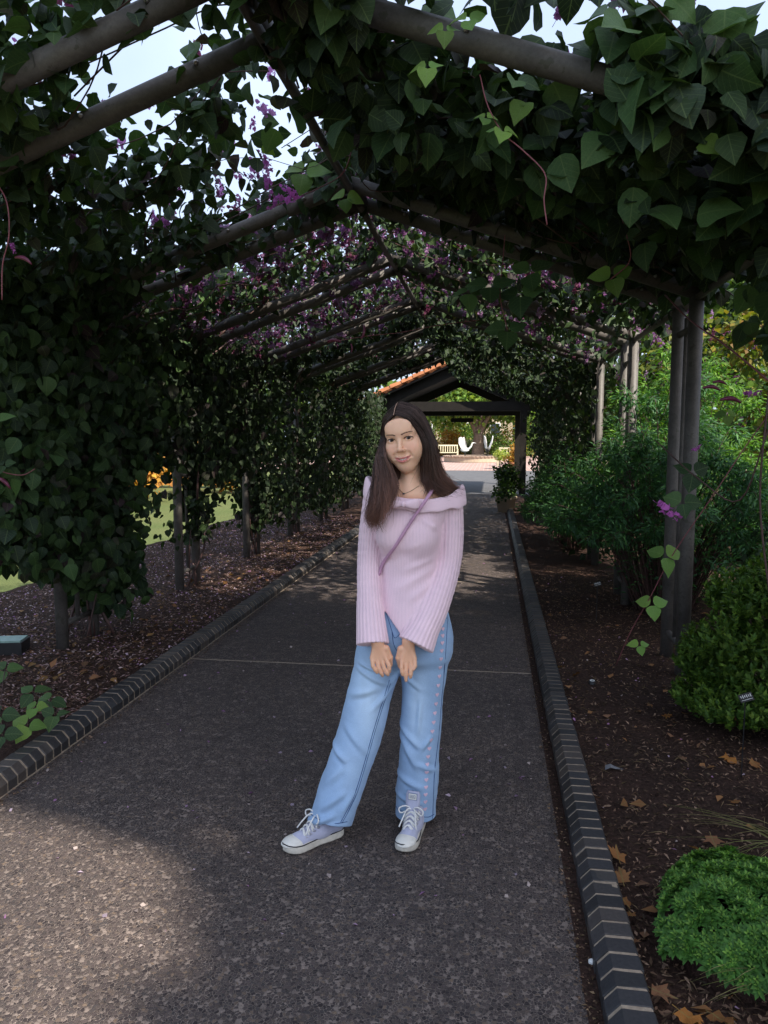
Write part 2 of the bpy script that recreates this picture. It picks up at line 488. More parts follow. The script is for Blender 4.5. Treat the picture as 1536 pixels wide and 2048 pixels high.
# ------------------------------------------------------------------ pergola of grey pipe
perg = empty('pergola', (PX, 2.66, 0))
tag(perg, 'grey pipe pergola with gabled double rafters over the path', 'pergola')
PO = np.array([PX, 2.66, 0])
def pp(name, pts, r, n=14, mat='pipe', parent=perg):
    mb = MB(); mb.tube(pts, r, n)
    return mb.build(name, M[mat], parent, True, PO)
SLOPE = (RIDGE - EAVE) / (POSTR - PX)
for pi, (ya, yb) in enumerate(PAIRS):
    for xs, sg in ((POSTL, -1), (POSTR, 1)):
        for y in (ya, yb):
            pp('post', [(xs, y, -0.05), (xs, y, EAVE + 0.03)], 0.043)
            ex = 0.05
            r = pp('rafter', [(xs + sg * ex, y, EAVE - ex * SLOPE), (PX + sg * 0.0, y, RIDGE)], 0.045)
            if pi < 3:
                for u in (0.12, 0.35, 0.62, 0.86):
                    b = MB(); q = np.array([xs + (PX - xs) * u, y - 0.0445, EAVE + (RIDGE - EAVE) * u + 0.008])
                    b.tube([q, q + np.array([0, -0.012, 0])], [0.011, 0.009], 8); b.ball(q + np.array([0, -0.013, 0]), 0.007, 8, 5)
                    b.build('bolt', M['bolt'], r, True, PO)
        pp('stay', [(xs, (ya + yb) / 2, 0.18), (xs, (ya + yb) / 2, EAVE - 0.12)], 0.017, 8)
        for z in (0.2, 1.16, 2.2):
            pp('rung', [(xs, ya, z), (xs, yb, z)], 0.022, 8)
    pp('ridge_tie', [(PX, ya, RIDGE), (PX, yb, RIDGE)], 0.045)
yA, yB = PAIRS[0][0] - 0.3, PAIRS[-1][1] + 0.3
for i in range(len(PAIRS)):
    a = PAIRS[i][1]; b = PAIRS[i + 1][0] if i + 1 < len(PAIRS) else yB
    pp('ridge_pipe', [(PX, a - 0.1, RIDGE - 0.045), (PX, b + 0.1, RIDGE - 0.045)], 0.024, 10)
    for xs in (POSTL, POSTR):
        pp('eave_pipe', [(xs, a, EAVE - 0.03), (xs, b, EAVE - 0.03)], 0.022, 10)
pp('ridge_pipe', [(PX, 2.2, RIDGE - 0.045), (PX, 3.1, RIDGE - 0.045)], 0.024, 10)
# ------------------------------------------------------------------ tiled shelter at the far end of the path
GY = 20.2
shel = empty('garden_shelter', (-1.07, GY, 0))
tag(shel, 'open timber shelter with orange tiled gable at the path end', 'shelter')
GO = np.array([-1.07, GY, 0])
gx0, gx1, gap_ = -3.05, 0.80, (-1.07, 3.42)
for x in (gx0, gx1):
    for y in (GY, GY + 4.5):
        mb = MB(); mb.box((x, y, 1.15), (0.17, 0.17, 2.3)); mb.build('post', M['dark_wood'], shel, off=GO)
for y in (GY, GY + 4.5):
    mb = MB(); mb.box((-1.07, y, 2.33), (4.3, 0.2, 0.25)); mb.build('tie_beam', M['dark_wood'], shel, off=GO)
    for sg in (-1, 1):
        d = np.array([sg * 2.25, 0, -0.98]); L = np.linalg.norm(d); ang = math.atan2(d[2], d[0])
        mb = MB(); c = np.array([gap_[0], y, gap_[1] - 0.17]) + d / 2
        mb.box(c, (L, 0.16, 0.24), tilt=Matrix.Rotation(-ang, 3, 'Y')); mb.build('rafter', M['dark_wood'], shel, off=GO)
mb = MB(); mb.box((-0.98, GY + 4.4, 2.06), (0.72, 0.05, 0.13)); mb.build('hanging_board', M['dark_wood'], shel, off=GO)
for sx in (-1.25, -0.7):
    mb = MB(); mb.tube([(sx, GY + 4.4, 2.1), (sx, GY + 4.4, 2.35)], 0.012, 6); mb.build('hanger', M['dark_wood'], shel, off=GO)
for sg in (-1, 1):
    d = np.array([sg * 2.4, 0, -1.045]); L = np.linalg.norm(d); ang = math.atan2(d[2], d[0])
    mb = MB(); mb.box(np.array([gap_[0], GY + 2.25, gap_[1] - 0.02]) + d / 2, (L, 5.3, 0.05), tilt=Matrix.Rotation(-ang, 3, 'Y'))
    rf = mb.build('roof', M['dark_wood'], shel, off=GO)
    # half-round tiles: the rake row that faces the path one by one, the rest joined
    def tile_pts(u, y, r=0.12, ln=0.42):
        P0 = np.array([gap_[0], y, gap_[1] + 0.05]) + d * u; dn = d / L
        nrm = np.array([-dn[2] * sg, 0, dn[0] * sg]); V = []
        for e, rr, lift in ((0, r * 0.86, 0.0), (ln, r, 0.02)):
            for a in np.linspace(0, math.pi, 7):
                V.append(P0 + dn * e + np.array([0, 1, 0]) * rr * math.cos(a) + nrm * (rr * math.sin(a) * 0.9 + lift))
        return V, [(j, j + 1, 8 + j, 7 + j) for j in range(6)]
    nu = 8
    rest = MB()
    for i in range(nu):
        for k in range(18):
            V, F = tile_pts(i / nu, GY - 0.36 + k * 0.29)
            if k < 1:
                m2 = MB(); m2.add(V, F); m2.build('roof_tile', M['terracotta'], rf, True, GO)
            else: rest.add(V, F)
    tag(rest.build('roof_tiles', M['terracotta'], rf, True, GO), kind='stuff')
# ================================================================== foliage tools
def leaflet(stations, fold=0.16, curl=0.18):
    """pointed bean leaflet: base at 0, tip at 1 along x, midrib folded down"""
    st = {4: [(0.02, .18), (0.15, .42), (0.36, .50), (0.60, .39), (0.82, .18)], 3: [(0.10, .38), (0.36, .49), (0.68, .31)], 2: [(0.2, .42), (0.6, .33)], 1: [(0.36, .44)]}[stations]
    V = [(0, 0, 0)]; 
    for u, w in st:
        zc = -curl * u * u
        V += [(u, w, zc + fold * w), (u, 0, zc), (u, -w, zc + fold * w)]
    V.append((1, 0, -curl)); e = len(V) - 1
    T = [(0, 2, 1), (0, 3, 2)]
    for i in range(len(st) - 1):
        a = 1 + 3 * i; b = a + 3
        T += [(a, a + 1, b + 1), (a, b + 1, b), (a + 1, a + 2, b + 2), (a + 1, b + 2, b + 1)]
    a = e - 3
    T += [(a, a + 1, e), (a + 1, a + 2, e)]
    V = np.array(V, float)
    return V, np.array(T), V[:, :2].copy()
LT4, LT3, LT2, LT1 = leaflet(4), leaflet(3), leaflet(2), leaflet(1)
def variant(tm, w, tw):
    V, T, U = tm; V = V.copy(); V[:, 1] *= w; V[:, 2] += tw * V[:, 0] * V[:, 1] + 0.10 * tw * np.sin(V[:, 0] * 5)
    return V, T, U
LT3V = [LT3, variant(leaflet(3, 0.38, 0.05), 1.08, 0.5), variant(leaflet(3, 0.05, 0.40), 0.88, -0.6), variant(leaflet(3, -0.15, 0.28), 0.8, 0.9)]
LT2V = [LT2, variant(leaflet(2, 0.35, 0.05), 1.05, 0.5), variant(leaflet(2, 0.0, 0.4), 0.85, -0.6)]
def narrow(tm, w=0.55):
    V, T, U = tm; V = V.copy(); V[:, 1] *= w
    return V, T, U

def unit(v): return v / (np.linalg.norm(v, axis=-1, keepdims=True) + 1e-9)
def frames(d, n):
    """frames with x along d and z near n"""
    x = unit(d); y = unit(np.cross(n, x)); z = np.cross(x, y)
    return np.stack([x, y, z], -1)
def rdir(n): return unit(rng.normal(size=(n, 3)))

def scatter_mesh(name, tm, pos, fr, size, col, mat, off=(0, 0, 0), smooth=True):
    V, T, U = tm; N, k = len(pos), len(V)
    P = (V[None] * np.asarray(size)[:, None, None]) @ np.swapaxes(fr, 1, 2) + (pos - np.array(off))[:, None, :]
    F = (T[None] + (np.arange(N) * k)[:, None, None]).reshape(-1, 3)
    C = np.repeat(np.asarray(col), k, 0)
    return npmesh(name, P.reshape(-1, 3), F, mat, smooth, C, np.tile(U, (N, 1)))
def join_arrays(sets):
    """several scatters in one mesh"""
    Vs, Fs, Cs, Us, n = [], [], [], [], 0
    for tm, pos, fr, size, col in sets:
        V, T, U = tm; N, k = len(pos), len(V)
        if N == 0: continue
        Vs.append(((V[None] * np.asarray(size)[:, None, None]) @ np.swapaxes(fr, 1, 2) + pos[:, None, :]).reshape(-1, 3))
        Fs.append((T[None] + (np.arange(N) * k)[:, None, None]).reshape(-1, 3) + n)
        Cs.append(np.repeat(np.asarray(col), k, 0)); Us.append(np.tile(U, (N, 1))); n += N * k
    return np.vstack(Vs), np.vstack(Fs), np.vstack(Cs), np.vstack(Us)

GREENS = np.array([(0.030, 0.062, 0.024), (0.042, 0.085, 0.030), (0.024, 0.052, 0.026), (0.055, 0.105, 0.032), (0.036, 0.060, 0.034), (0.065, 0.12, 0.04), (0.05, 0.05, 0.035), (0.06, 0.035, 0.045)])
GP = np.array([.2, .22, .16, .14, .12, .06, .06, .04])
def greens(n, light=1.0):  # light scales leaf colour; lower values paint in the shade further inside
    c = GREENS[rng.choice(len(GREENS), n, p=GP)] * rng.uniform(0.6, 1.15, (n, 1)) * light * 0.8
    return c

# a spray of bean flowers, pointing along +x
def raceme(nf=9):
    V, T = [], []
    def quad(c, a, b):
        i = len(V)
        V.extend([c - a - b, c + a - b, c + a * 0.8 + b, c - a * 0.8 + b]); T.extend([(i, i + 1, i + 2), (i, i + 2, i + 3)])
    r = np.random.default_rng(3)
    i = 0
    for a in (np.array([0, 0.006, 0]), np.array([0, -0.003, 0.006]), np.array([0, -0.003, -0.006])):
        V.append(a)
    V += [np.array([1, 0, 0.0])]; T += [(0, 1, 3), (1, 2, 3), (2, 0, 3)]
    for f in range(nf):
        u = 0.30 + 0.7 * f / nf; th = f * 2.4; s = 0.085 * (1.15 - 0.55 * f / nf)
        o = np.array([0, math.cos(th), math.sin(th)]); c = np.array([u, 0, 0]) + o * (0.075 * (1.2 - 0.5 * f / nf))
        tvec = np.cross(o, [1, 0, 0])
        quad(c + o * s * 0.3, tvec * s * 1.1, np.array([0.9, 0, 0]) * s + o * s * 0.4)
        quad(c + o * s * 0.6 - np.array([s * 0.5, 0, 0]), tvec * s * 0.7, o * s * 0.7 - np.array([0.5, 0, 0]) * s)
        quad(c + o * s * 0.2 + np.array([s * 0.9, 0, 0]), tvec * s * 0.6, o * s * 0.6 + np.array([0.4, 0, 0]) * s)
    V = np.array(V); return V, np.array(T), V[:, :2].copy()
RAC = raceme()
PINKS = np.array([(0.32, 0.14, 0.33), (0.40, 0.21, 0.42), (0.25, 0.09, 0.23), (0.46, 0.30, 0.48), (0.20, 0.06, 0.12)])
def pinks(n): return PINKS[rng.integers(0, len(PINKS), n)] * rng.uniform(0.75, 1.2, (n, 1))

LEAFKINDS = {}
def leaf_part_mesh(i):
    if i not in LEAFKINDS:
        V, T, U = leaflet(4, (0.08, 0.30, 0.16)[i % 3], 0.04 + 0.13 * (i % 4))
        V = V.copy(); V[:, 2] += 0.05 * np.sin(V[:, 0] * 7 + i) * np.abs(V[:, 1]) * 2 + (i % 3 - 1) * 0.5 * V[:, 0] * V[:, 1]
        V[:, 1] *= 0.86 + 0.06 * (i % 4)
        c = GREENS[[1, 3, 0, 5, 1, 4][i % 6]] * 1.05
        if i >= 6: c = np.array([(0.11, 0.21, 0.045), (0.15, 0.25, 0.05)][i % 2])  # brighter yellow-green kinds, also used for leaves meant to look lit
        LEAFKINDS[i] = npmesh('leaf', V, T, M['leaf'], True, np.tile(c, (len(V), 1)), U)
    return LEAFKINDS[i]
def place(name, me, parent, pos, fr, s):
    o = link(name, me, parent)
    m = Matrix.Identity(4)
    for r in range(3):
        for c_ in range(3): m[r][c_] = float(fr[r, c_]) * s
        m[r][3] = float(pos[r])
    o.matrix_basis = m
    return o

def vine(label, base, pos, nrm, tipd, size, n_parts=0, flowers=None, stems=None, pods=None, light=1.0, split=(5.5, 10.0), part_filter=None):
    """one climbing plant: foliage, the leaves that show largest one by one, stems and flower sprays"""
    root = empty('bean_vine', base)
    tag(root, label, 'vine', 'bean vines on the pergola')
    off = np.array(base, float)
    fr = frames(tipd, nrm)
    X, Y, F = proj(pos)
    parts = np.zeros(len(pos), bool)
    if n_parts:
        inside = (X > -20) & (X < 1556) & (Y > -20) & (Y < 2068) & (F > 0.5)
        score = np.where(inside, size / F, 0)
        if part_filter is not None: score = score * part_filter(X, Y)
        idx = np.argsort(-score)[:n_parts]
        idx = idx[score[idx] > 0]
        parts[idx] = True
        for i in idx:
            young = rng.random() < 0.07 and Y[i] < 420  # not by age; some high leaves get a brighter colour to look lit
            place('leaf', leaf_part_mesh(int(rng.integers(6, 8)) if young else int(rng.integers(6))), root, pos[i] - off, fr[i], float(size[i]) * (0.6 if young else 1.0))
    rest = ~parts
    d = np.linalg.norm(pos - np.array([0, 0, CAMH]), axis=1)
    sets = []
    pick = rng.integers(0, 12, len(pos))
    for tms, lo, hi in ((LT3V, 0, split[0]), (LT2V, split[0], split[1]), ([LT1], split[1], 1e9)):
        for q, tm in enumerate(tms):
            m = rest & (d >= lo) & (d < hi) & (pick % len(tms) == q)
            sets.append((tm, pos[m] - off, fr[m], size[m], greens(int(m.sum()), light)))
    if any(len(s[1]) for s in sets):
        V, Fc, C, U = join_arrays(sets)
        tag(link('foliage', npmesh('foliage', V, Fc, M['leaf'], True, C, U), root), kind='stuff')
    if flowers is not None and len(flowers[0]):
        fp, fd, fs = flowers
        fr2 = frames(fd, rdir(len(fp)))
        tag(link('blossom', scatter_mesh('blossom', RAC, fp, fr2, fs, pinks(len(fp)), M['petal'], off), root), kind='stuff')
    for s in (stems or []):
        mb = MB(); mb.tube(spline(s[0], s[2]), s[1], 6); mb.build('stem', M[s[3]], root, True, off)
    for p in (pods or []):
        pod(root, p[0] - off, p[1], p[2])
    return root
def pod(root, p, d, s):
    mb = MB(); d = unit(np.array(d, float)); side = unit(np.cross(d, [0.3, 0.9, 0.2]))
    P = [np.array(p) + d * s * u + side * s * 0.16 * math.sin(u * 3.1) for u in np.linspace(0, 1, 8)]
    mb.tube(P, [0.004] + [s * 0.11 * math.sin(math.pi * (0.12 + 0.8 * u)) for u in np.linspace(0, 1, 8)][1:-1] + [0.002], 8)
    return mb.build('bean_pod', M['pod'], root, True)
def spray(root, p, d, s, off):
    """a flower spray that can be picked out"""
    n = np.array([[0.2, -0.4, 0.9]])
    fr = frames(np.array([d], float), n)
    me = scatter_mesh('flower_spray', RAC, np.array([p]) - off, fr, [s], np.array([(0.52, 0.16, 0.50)]), M['petal'])
    return link('flower_spray', me, root)
def flat_twig(pts, r, n=14, mat='stem'): return (np.array(pts, float), r, n, mat)

def roof_points(n, side, y0, y1, below, above, mask=None, u0=-0.06, u1=1.0):
    """points through the leaf layer of one roof slope; u = 0 eave, 1 ridge"""
    xs = POSTL if side < 0 else POSTR
    u = rng.uniform(u0, u1, n * 4); y = rng.uniform(y0, y1, n * 4)
    if mask is not None:
        k = rng.random(n * 4) < mask(u, y); u, y = u[k][:n], y[k][:n]
    else: u, y = u[:n], y[:n]
    h = rng.beta(1.4, 2.2, len(u)) * (above + below) - below
    return np.stack([xs + (PX - xs) * u, y, EAVE + (RIDGE - EAVE) * u + 0.05 + h], 1), u
def roof_dirs(n, side):
    nr = unit(np.array([0.25 * side, -0.25, 1.0]) + rng.normal(0, 0.55, (n, 3)))
    td = unit(rng.normal(0, 0.8, (n, 3)) + np.array([0.2 * side, -0.25, -0.55]))
    return nr, td
def wall_dirs(n, facing):
    nr = unit(np.array(facing) + rng.normal(0, 0.5, (n, 3)))
    td = unit(rng.normal(0, 0.55, (n, 3)) + np.array([0, 0, -1.0]))
    return nr, td
def lsize(n, lo=0.06, hi=0.125): return lo * 0.75 + (hi * 1.08 - lo * 0.75) * rng.beta(1.6, 1.8, n)
# ================================================================== the vines
def flowers_over(side, n, y0, y1, lo=0.15, hi=0.55, mask=None):
    p, u = roof_points(n, side, y0, y1, 0, 0.01, mask)
    p[:, 2] += rng.uniform(lo * 0.4, hi * 0.8, len(p))
    d = unit(rng.normal(0, 0.6, (len(p), 3)) + np.array([0.1 * side, -0.3, 0.7]))
    return p, d, rng.uniform(0.10, 0.22, len(p))
def twigs(side, n, y0, y1, r=0.004):
    out = []
    for _ in range(n):
        xs = POSTL if side < 0 else POSTR
        u = rng.uniform(0, 0.9); y = rng.uniform(y0, y1); P = []
        du, dy = rng.normal(0.09, 0.05), rng.normal(0, 0.16)
        for k in range(6):
            P.append((xs + (PX - xs) * u, y, EAVE + (RIDGE - EAVE) * u + 0.03 + rng.normal(0, 0.05)))
            u = min(1.0, u + du + rng.normal(0, 0.03)); y += dy + rng.normal(0, 0.05)
        out.append(flat_twig(P, r * rng.uniform(0.6, 1.3), 14))
    return out

# --- right slope, front bay: a deep dense curtain
def mR(u, y): return np.clip(0.5 + 0.9 * noise2(u * 5 + 2, y * 1.7) + (1 - u) * 0.4, 0, 1)
pa, ua = roof_points(5200, 1, 2.75, 5.3, 0.0, 0.34, mR, -0.06, 0.95)
low = np.clip((4.3 - pa[:, 1]) / 1.3, 0.12, 1) * 0.42
zr = EAVE + (RIDGE - EAVE) * ua + 0.05
pa[:, 2] = zr + (pa[:, 2] - zr) * np.clip((pa[:, 1] - 2.4) / 1.4, 0.3, 1)
pa[:, 2] -= low * rng.beta(1.2, 1.8, len(pa))
ka = np.ones(len(pa), bool)
# the front right rafter stays bare for a stretch
pb, ub = roof_points(520, 1, 2.42, 2.80, 0.02, 0.17)
keep = ~((ub > 0.42) & (ub < 0.80) & (pb[:, 2] < EAVE + (RIDGE - EAVE) * ub + 0.12))
pb = pb[keep]
pc, uc = roof_points(560, 1, 2.38, 2.75, 0.22, 0.12, None, -0.1, 0.40)
pd, ud = roof_points(330, 1, 2.42, 2.9, 0.16, 0.25, None, 0.78, 0.97)
pr = np.vstack([pa, pb, pc, pd])
nr, td = roof_dirs(len(pr), 1)
front = pr[:, 1] < 2.85
nr[front] = unit(np.array([0.0, -0.75, 0.75]) + rng.normal(0, 0.4, (int(front.sum()), 3)))
sz = lsize(len(pr), 0.06, 0.15)
v1 = vine('large-leaved bean vine smothering the right front rafters overhead', (POSTR, 2.7, 0), pr, nr, td, sz, 300,
     flowers_over(1, 60, 2.4, 5.2, 0.2, 0.5), twigs(1, 26, 2.6, 5.2) + [flat_twig([(POSTR + 0.08, 2.62, 0), (POSTR + 0.1, 2.6, 0.8), (POSTR + 0.02, 2.58, 1.6), (POSTR + 0.03, 2.63, 2.3), (POSTR - 0.4, 2.7, 2.62)], 0.012, 24)], split=(7, 10))
# --- left slope, front bay: thin, the sky shows through
def mL(u, y): return np.clip(0.10 + 1.15 * (noise2(u * 6 + 9, y * 2.3 + 4) - 0.25) + 0.55 * (0.45 - u), 0.03, 1)
pl1, u1 = roof_points(4600, -1, 2.5, 5.3, 0.10, 0.32, mL)
pl2, u2 = roof_points(520, -1, 3.2, 5.4, 0.30, 0.2, None, -0.08, 0.35)
pl = np.vstack([pl1, pl2])
nl, tl = roof_dirs(len(pl), -1)
v2 = vine('thin bean vine over the left front rafters with sky showing through', (POSTL, 2.7, 0), pl, nl, tl, lsize(len(pl), 0.06, 0.115), 300,
     flowers_over(-1, 80, 2.4, 5.3, 0.1, 0.5), twigs(-1, 18, 2.5, 5.3, 0.003) + [flat_twig([(POSTL - 0.06, 2.7, 0), (POSTL - 0.08, 2.72, 1.2), (POSTL, 2.7, 2.3), (POSTL + 0.4, 2.8, 2.6)], 0.012, 20)], split=(7, 10))

# --- left wall
def wallL(n, y0, y1, dens):
    y = rng.uniform(y0, y1, n * 3); z = rng.uniform(0.05, 2.62, n * 3)
    k = rng.random(n * 3) < dens(y, z); y, z = y[k][:n], z[k][:n]
    x = POSTL + 0.02 + rng.normal(0, 0.13, len(y)) + 0.10 * (noise2(y * 2, z * 2) - 0.4)
    return np.stack([x, y, z], 1)
def dL(y, z):
    d = np.ones_like(y)
    zl = 0.42 + 0.55 * noise2(y * 1.7, y * 0 + 3)
    zl = np.where(y > 9.0, zl * 0.4, zl)
    near = np.exp(-((y - 5.45) / 0.6) ** 2)
    zl = zl * (1 - near) + 0.14 * near
    d *= np.clip((z - zl) / 0.14, 0, 1)
    d *= np.where((y > 5.72) & (y < 7.05) & (z > 0.1 + 0.9 * (6.0 - y)) & (z < 1.15 + 0.5 * noise2(y * 4, 0 * y)) , 0.05, 1)
    d *= np.where((y > 7.3) & (y < 8.9) & (z < 0.95 + 0.35 * noise2(y * 3, 0 * y + 5)), 0.03, 1)
    d *= np.where((noise2(y * 3.1 + 7, z * 2.7) > 0.80) & (z > 0.9), 0.25, 1)
    d *= np.where((np.abs(y - 6.05) < 0.26) & (np.abs(z - 2.12) < 0.11), 0.03, 1)
    return d
p3 = wallL(7600, 4.0, 6.15, dL)
n3, t3 = wall_dirs(len(p3), (0.8, -0.4, 0.25))
wst = lambda y0, k: [flat_twig([(POSTL + rng.normal(0, .05), y0 + rng.normal(0, .1), 0.02)] + [(POSTL + rng.normal(0, .06), y0 + rng.normal(0, .12), z) for z in (0.5, 1.0, 1.6, 2.2)] + [(POSTL + 0.4, y0 + rng.normal(0, .4), 2.6)], rng.uniform(.005, .012), 26) for _ in range(k)]
v3 = vine('leafy bean vine bushing out round the nearest left post down to the ground', (POSTL, 5.28, 0), p3, n3, t3, lsize(len(p3), 0.06, 0.12), 300, None, wst(5.28, 6), split=(7, 12))
p4 = wallL(8200, 6.15, 9.3, dL)
n4, t4 = wall_dirs(len(p4), (0.8, -0.4, 0.25))
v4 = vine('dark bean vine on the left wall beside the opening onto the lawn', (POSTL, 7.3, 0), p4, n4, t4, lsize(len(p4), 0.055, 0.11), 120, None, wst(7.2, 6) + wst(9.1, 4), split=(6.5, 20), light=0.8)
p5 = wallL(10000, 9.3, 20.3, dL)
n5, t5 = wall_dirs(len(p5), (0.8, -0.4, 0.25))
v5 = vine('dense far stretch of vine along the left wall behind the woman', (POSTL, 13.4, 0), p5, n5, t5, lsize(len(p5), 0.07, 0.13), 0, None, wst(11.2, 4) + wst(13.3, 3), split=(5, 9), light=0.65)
# --- roof further in
def mM(u, y): return np.clip(0.25 + 1.2 * (noise2(u * 6 + 5, y * 2.0 + 1) - 0.2), 0.05, 1)
for side, lab in ((-1, 'bean vine with pink flowers over the left slope beyond the second rafters'), (1, 'bean vine hanging under the right slope beyond the second rafters')):
    p, u = roof_points(3600 if side < 0 else 4600, side, 5.3, 9.5, 0.0 if side < 0 else 0.08, 0.32, mM)
    n_, t_ = roof_dirs(len(p), side)
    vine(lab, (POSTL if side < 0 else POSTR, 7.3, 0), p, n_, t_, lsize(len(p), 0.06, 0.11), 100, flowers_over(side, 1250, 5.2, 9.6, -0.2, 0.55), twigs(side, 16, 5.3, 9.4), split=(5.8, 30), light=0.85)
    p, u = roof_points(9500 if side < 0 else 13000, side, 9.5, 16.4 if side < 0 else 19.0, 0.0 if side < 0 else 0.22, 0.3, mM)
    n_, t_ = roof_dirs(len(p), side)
    vine('far roof of vine on the %s slope leading up to the tiled shelter' % ('left' if side < 0 else 'right'), (POSTL if side < 0 else POSTR, 13.4, 0), p, n_, t_, lsize(len(p), 0.07, 0.13), 0, flowers_over(side, 420, 9.4, 15.6, 0.05, 0.5), None, split=(5, 9), light=0.6)  # leaf colour lowered to deepen the far tunnel
# --- right wall beyond the shrub
y = rng.uniform(8.9, 19.4, 12000); z = 0.1 + 2.5 * rng.beta(1.5, 1.1, 12000)
p = np.stack([POSTR + 0.05 + rng.normal(0, 0.17, 12000), y, z], 1)
n_, t_ = wall_dirs(len(p), (-0.8, -0.4, 0.25))
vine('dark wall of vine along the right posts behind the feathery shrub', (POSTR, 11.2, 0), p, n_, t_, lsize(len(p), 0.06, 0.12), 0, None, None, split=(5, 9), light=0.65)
# --- right edge, hanging between the first and second posts
y = rng.uniform(2.95, 4.45, 900); zz = rng.random(900)
z = 2.55 - 2.0 * zz ** 1.5
p = np.stack([POSTR + 0.22 + rng.normal(0, 0.14, 900) + 0.1, y, z], 1)
k = rng.random(900) < np.where(z > 2.0, 1.0, 0.34 * np.clip((4.15 - y) / 0.4, 0.0, 1))
p = p[k]
n_, t_ = wall_dirs(len(p), (-0.5, -0.8, 0.3))
v9 = vine('big loose bean leaves hanging down the right edge before the double post', (POSTR + 0.2, 3.0, 0), p, n_, t_, lsize(len(p), 0.08, 0.15), 140, None,
     [flat_twig([at_y(1536, 760, 3.2), at_y(1450, 690, 3.5), at_y(1380, 640, 4.0), at_y(1330, 590, 4.6)], 0.004, 16, 'stem_red'),
      flat_twig([at_y(1536, 860, 3.0), at_y(1480, 1000, 3.1), at_y(1400, 960, 3.2), at_y(1310, 880, 3.5)], 0.003, 16),
      flat_twig([at_y(1560, 560, 3.1), at_y(1536, 800, 3.0), at_y(1520, 1000, 3.0), at_y(1540, 1200, 3.0)], 0.004, 16)], split=(7, 10))
for (x, y_, s) in ((1405, 776, 0.075), (1440, 800, 0.09), (1425, 765, 0.06)):
    pod(v9, at_y(x, y_, 3.3) - np.array([POSTR + 0.2, 3.0, 0]), (0.9, 0.1, -0.15), s)

# --- a trailing shoot: pixels of the photograph give its nodes, each at its own depth
def tri_leaf(root, off, p, s, kind=6, face=(0, -0.8, 0.6), spin=0.0):
    face = unit(np.array(face, float))
    ax = unit(np.cross([0, 1.0, 0.2], face)); ay = np.cross(face, ax)
    for a in (-math.pi / 2 + spin, 0.35 + spin, math.pi - 0.35 + spin):
        d = math.cos(a) * ax + math.sin(a) * ay
        d = unit(d + rng.normal(0, 0.12, 3)); n = unit(face + rng.normal(0, 0.2, 3))
        fr = frames(d[None], n[None])[0]
        place('leaf', leaf_part_mesh(kind + int(rng.integers(2))), root, p - off + d * s * 0.12, fr, s * rng.uniform(0.85, 1.1))
def shoot(label, nodes, r, leaves, flowers=(), pods=(), mat='stem_red', n=30):
    P = [at_y(*q) for q in nodes]; off = np.array([P[0][0], P[0][1], P[0][2]])
    root = empty('bean_shoot', off)
    tag(root, label, 'vine')
    mb = MB(); mb.tube(spline(P, n), r, 6); mb.build('stem', M[mat], root, True, off)
    for q in leaves: tri_leaf(root, off, at_y(*q[:3]), q[3], *(q[4:]))
    for q in flowers: spray(root, at_y(*q[:3]), q[4], q[3], off)
    for q in pods: pod(root, at_y(*q[:3]) - off, q[4], q[3])
    return root
shoot('slender shoot with bright three-part leaves trailing before the right double post',
      [(1232, 1330, 3.7), (1262, 1262, 3.6), (1300, 1195, 3.5), (1345, 1110, 3.4), (1420, 1000, 3.3), (1500, 880, 3.25), (1560, 800, 3.2)], 0.0022,
      [(1330, 1112, 3.4, 0.082), (1304, 1208, 3.5, 0.072), (1279, 1290, 3.6, 0.048), (1365, 1005, 3.4, 0.075, 2), (1385, 945, 3.45, 0.08, 1), (1455, 830, 3.5, 0.05)],
      [(1305, 1000, 3.35, 0.15, (0.8, 0, -0.55)), (1480, 790, 3.3, 0.09, (0.8, 0, 0.1)), (1380, 905, 3.4, 0.06, (0.6, 0, 0.4))])
shoot('curling tendril shoot hanging from the front right rafter',
      [(960, 150, 2.62), (975, 210, 2.58), (1005, 265, 2.55), (1045, 300, 2.53), (1090, 348, 2.52), (1088, 400, 2.52), (1094, 450, 2.52)], 0.0022,
      [(972, 236, 2.55, 0.045, 6, (0.1, -0.5, 0.85)), (1005, 262, 2.53, 0.055, 6, (0.1, -0.5, 0.85)), (1030, 160, 2.5, 0.075, 1, (0.1, -0.6, 0.8)), (855, 135, 2.5, 0.06, 6), (935, 40, 2.5, 0.06, 7), (890, 60, 2.5, 0.055, 6)])
shoot('reddish bare shoot dangling at the far left edge of the photo',
      [(-20, 350, 2.9), (12, 400, 2.85), (18, 470, 2.85), (5, 530, 2.85), (4, 600, 2.85)], 0.0028, [(-12, 845, 2.95, 0.08, 1)], [(20, 480, 2.9, 0.06, (0.3, 0, -0.9))], [(30, 515, 2.9, 0.08, (0.7, 0, -0.3))])
shoot('flowering shoot with bright pink blossom beside the roof ridge',
      [(530, 420, 4.5), (580, 400, 4.45), (640, 375, 4.4), (690, 340, 4.4), (715, 250, 4.3), (755, 150, 4.2)], 0.003,
      [(608, 345, 4.3, 0.13, 6, (0.1, -0.7, 0.5)), (690, 395, 4.3, 0.10, 6, (0.1, -0.7, 0.5))],
      [(528, 345, 4.35, 0.16, (0.3, 0, -0.9)), (545, 335, 4.35, 0.13, (-0.5, 0, 0.6)), (560, 410, 4.35, 0.16, (0.9, 0, 0.4)), (600, 395, 4.35, 0.14, (-0.8, 0, 0.5)), (575, 385, 4.3, 0.15, (-0.7, 0, -0.5))])
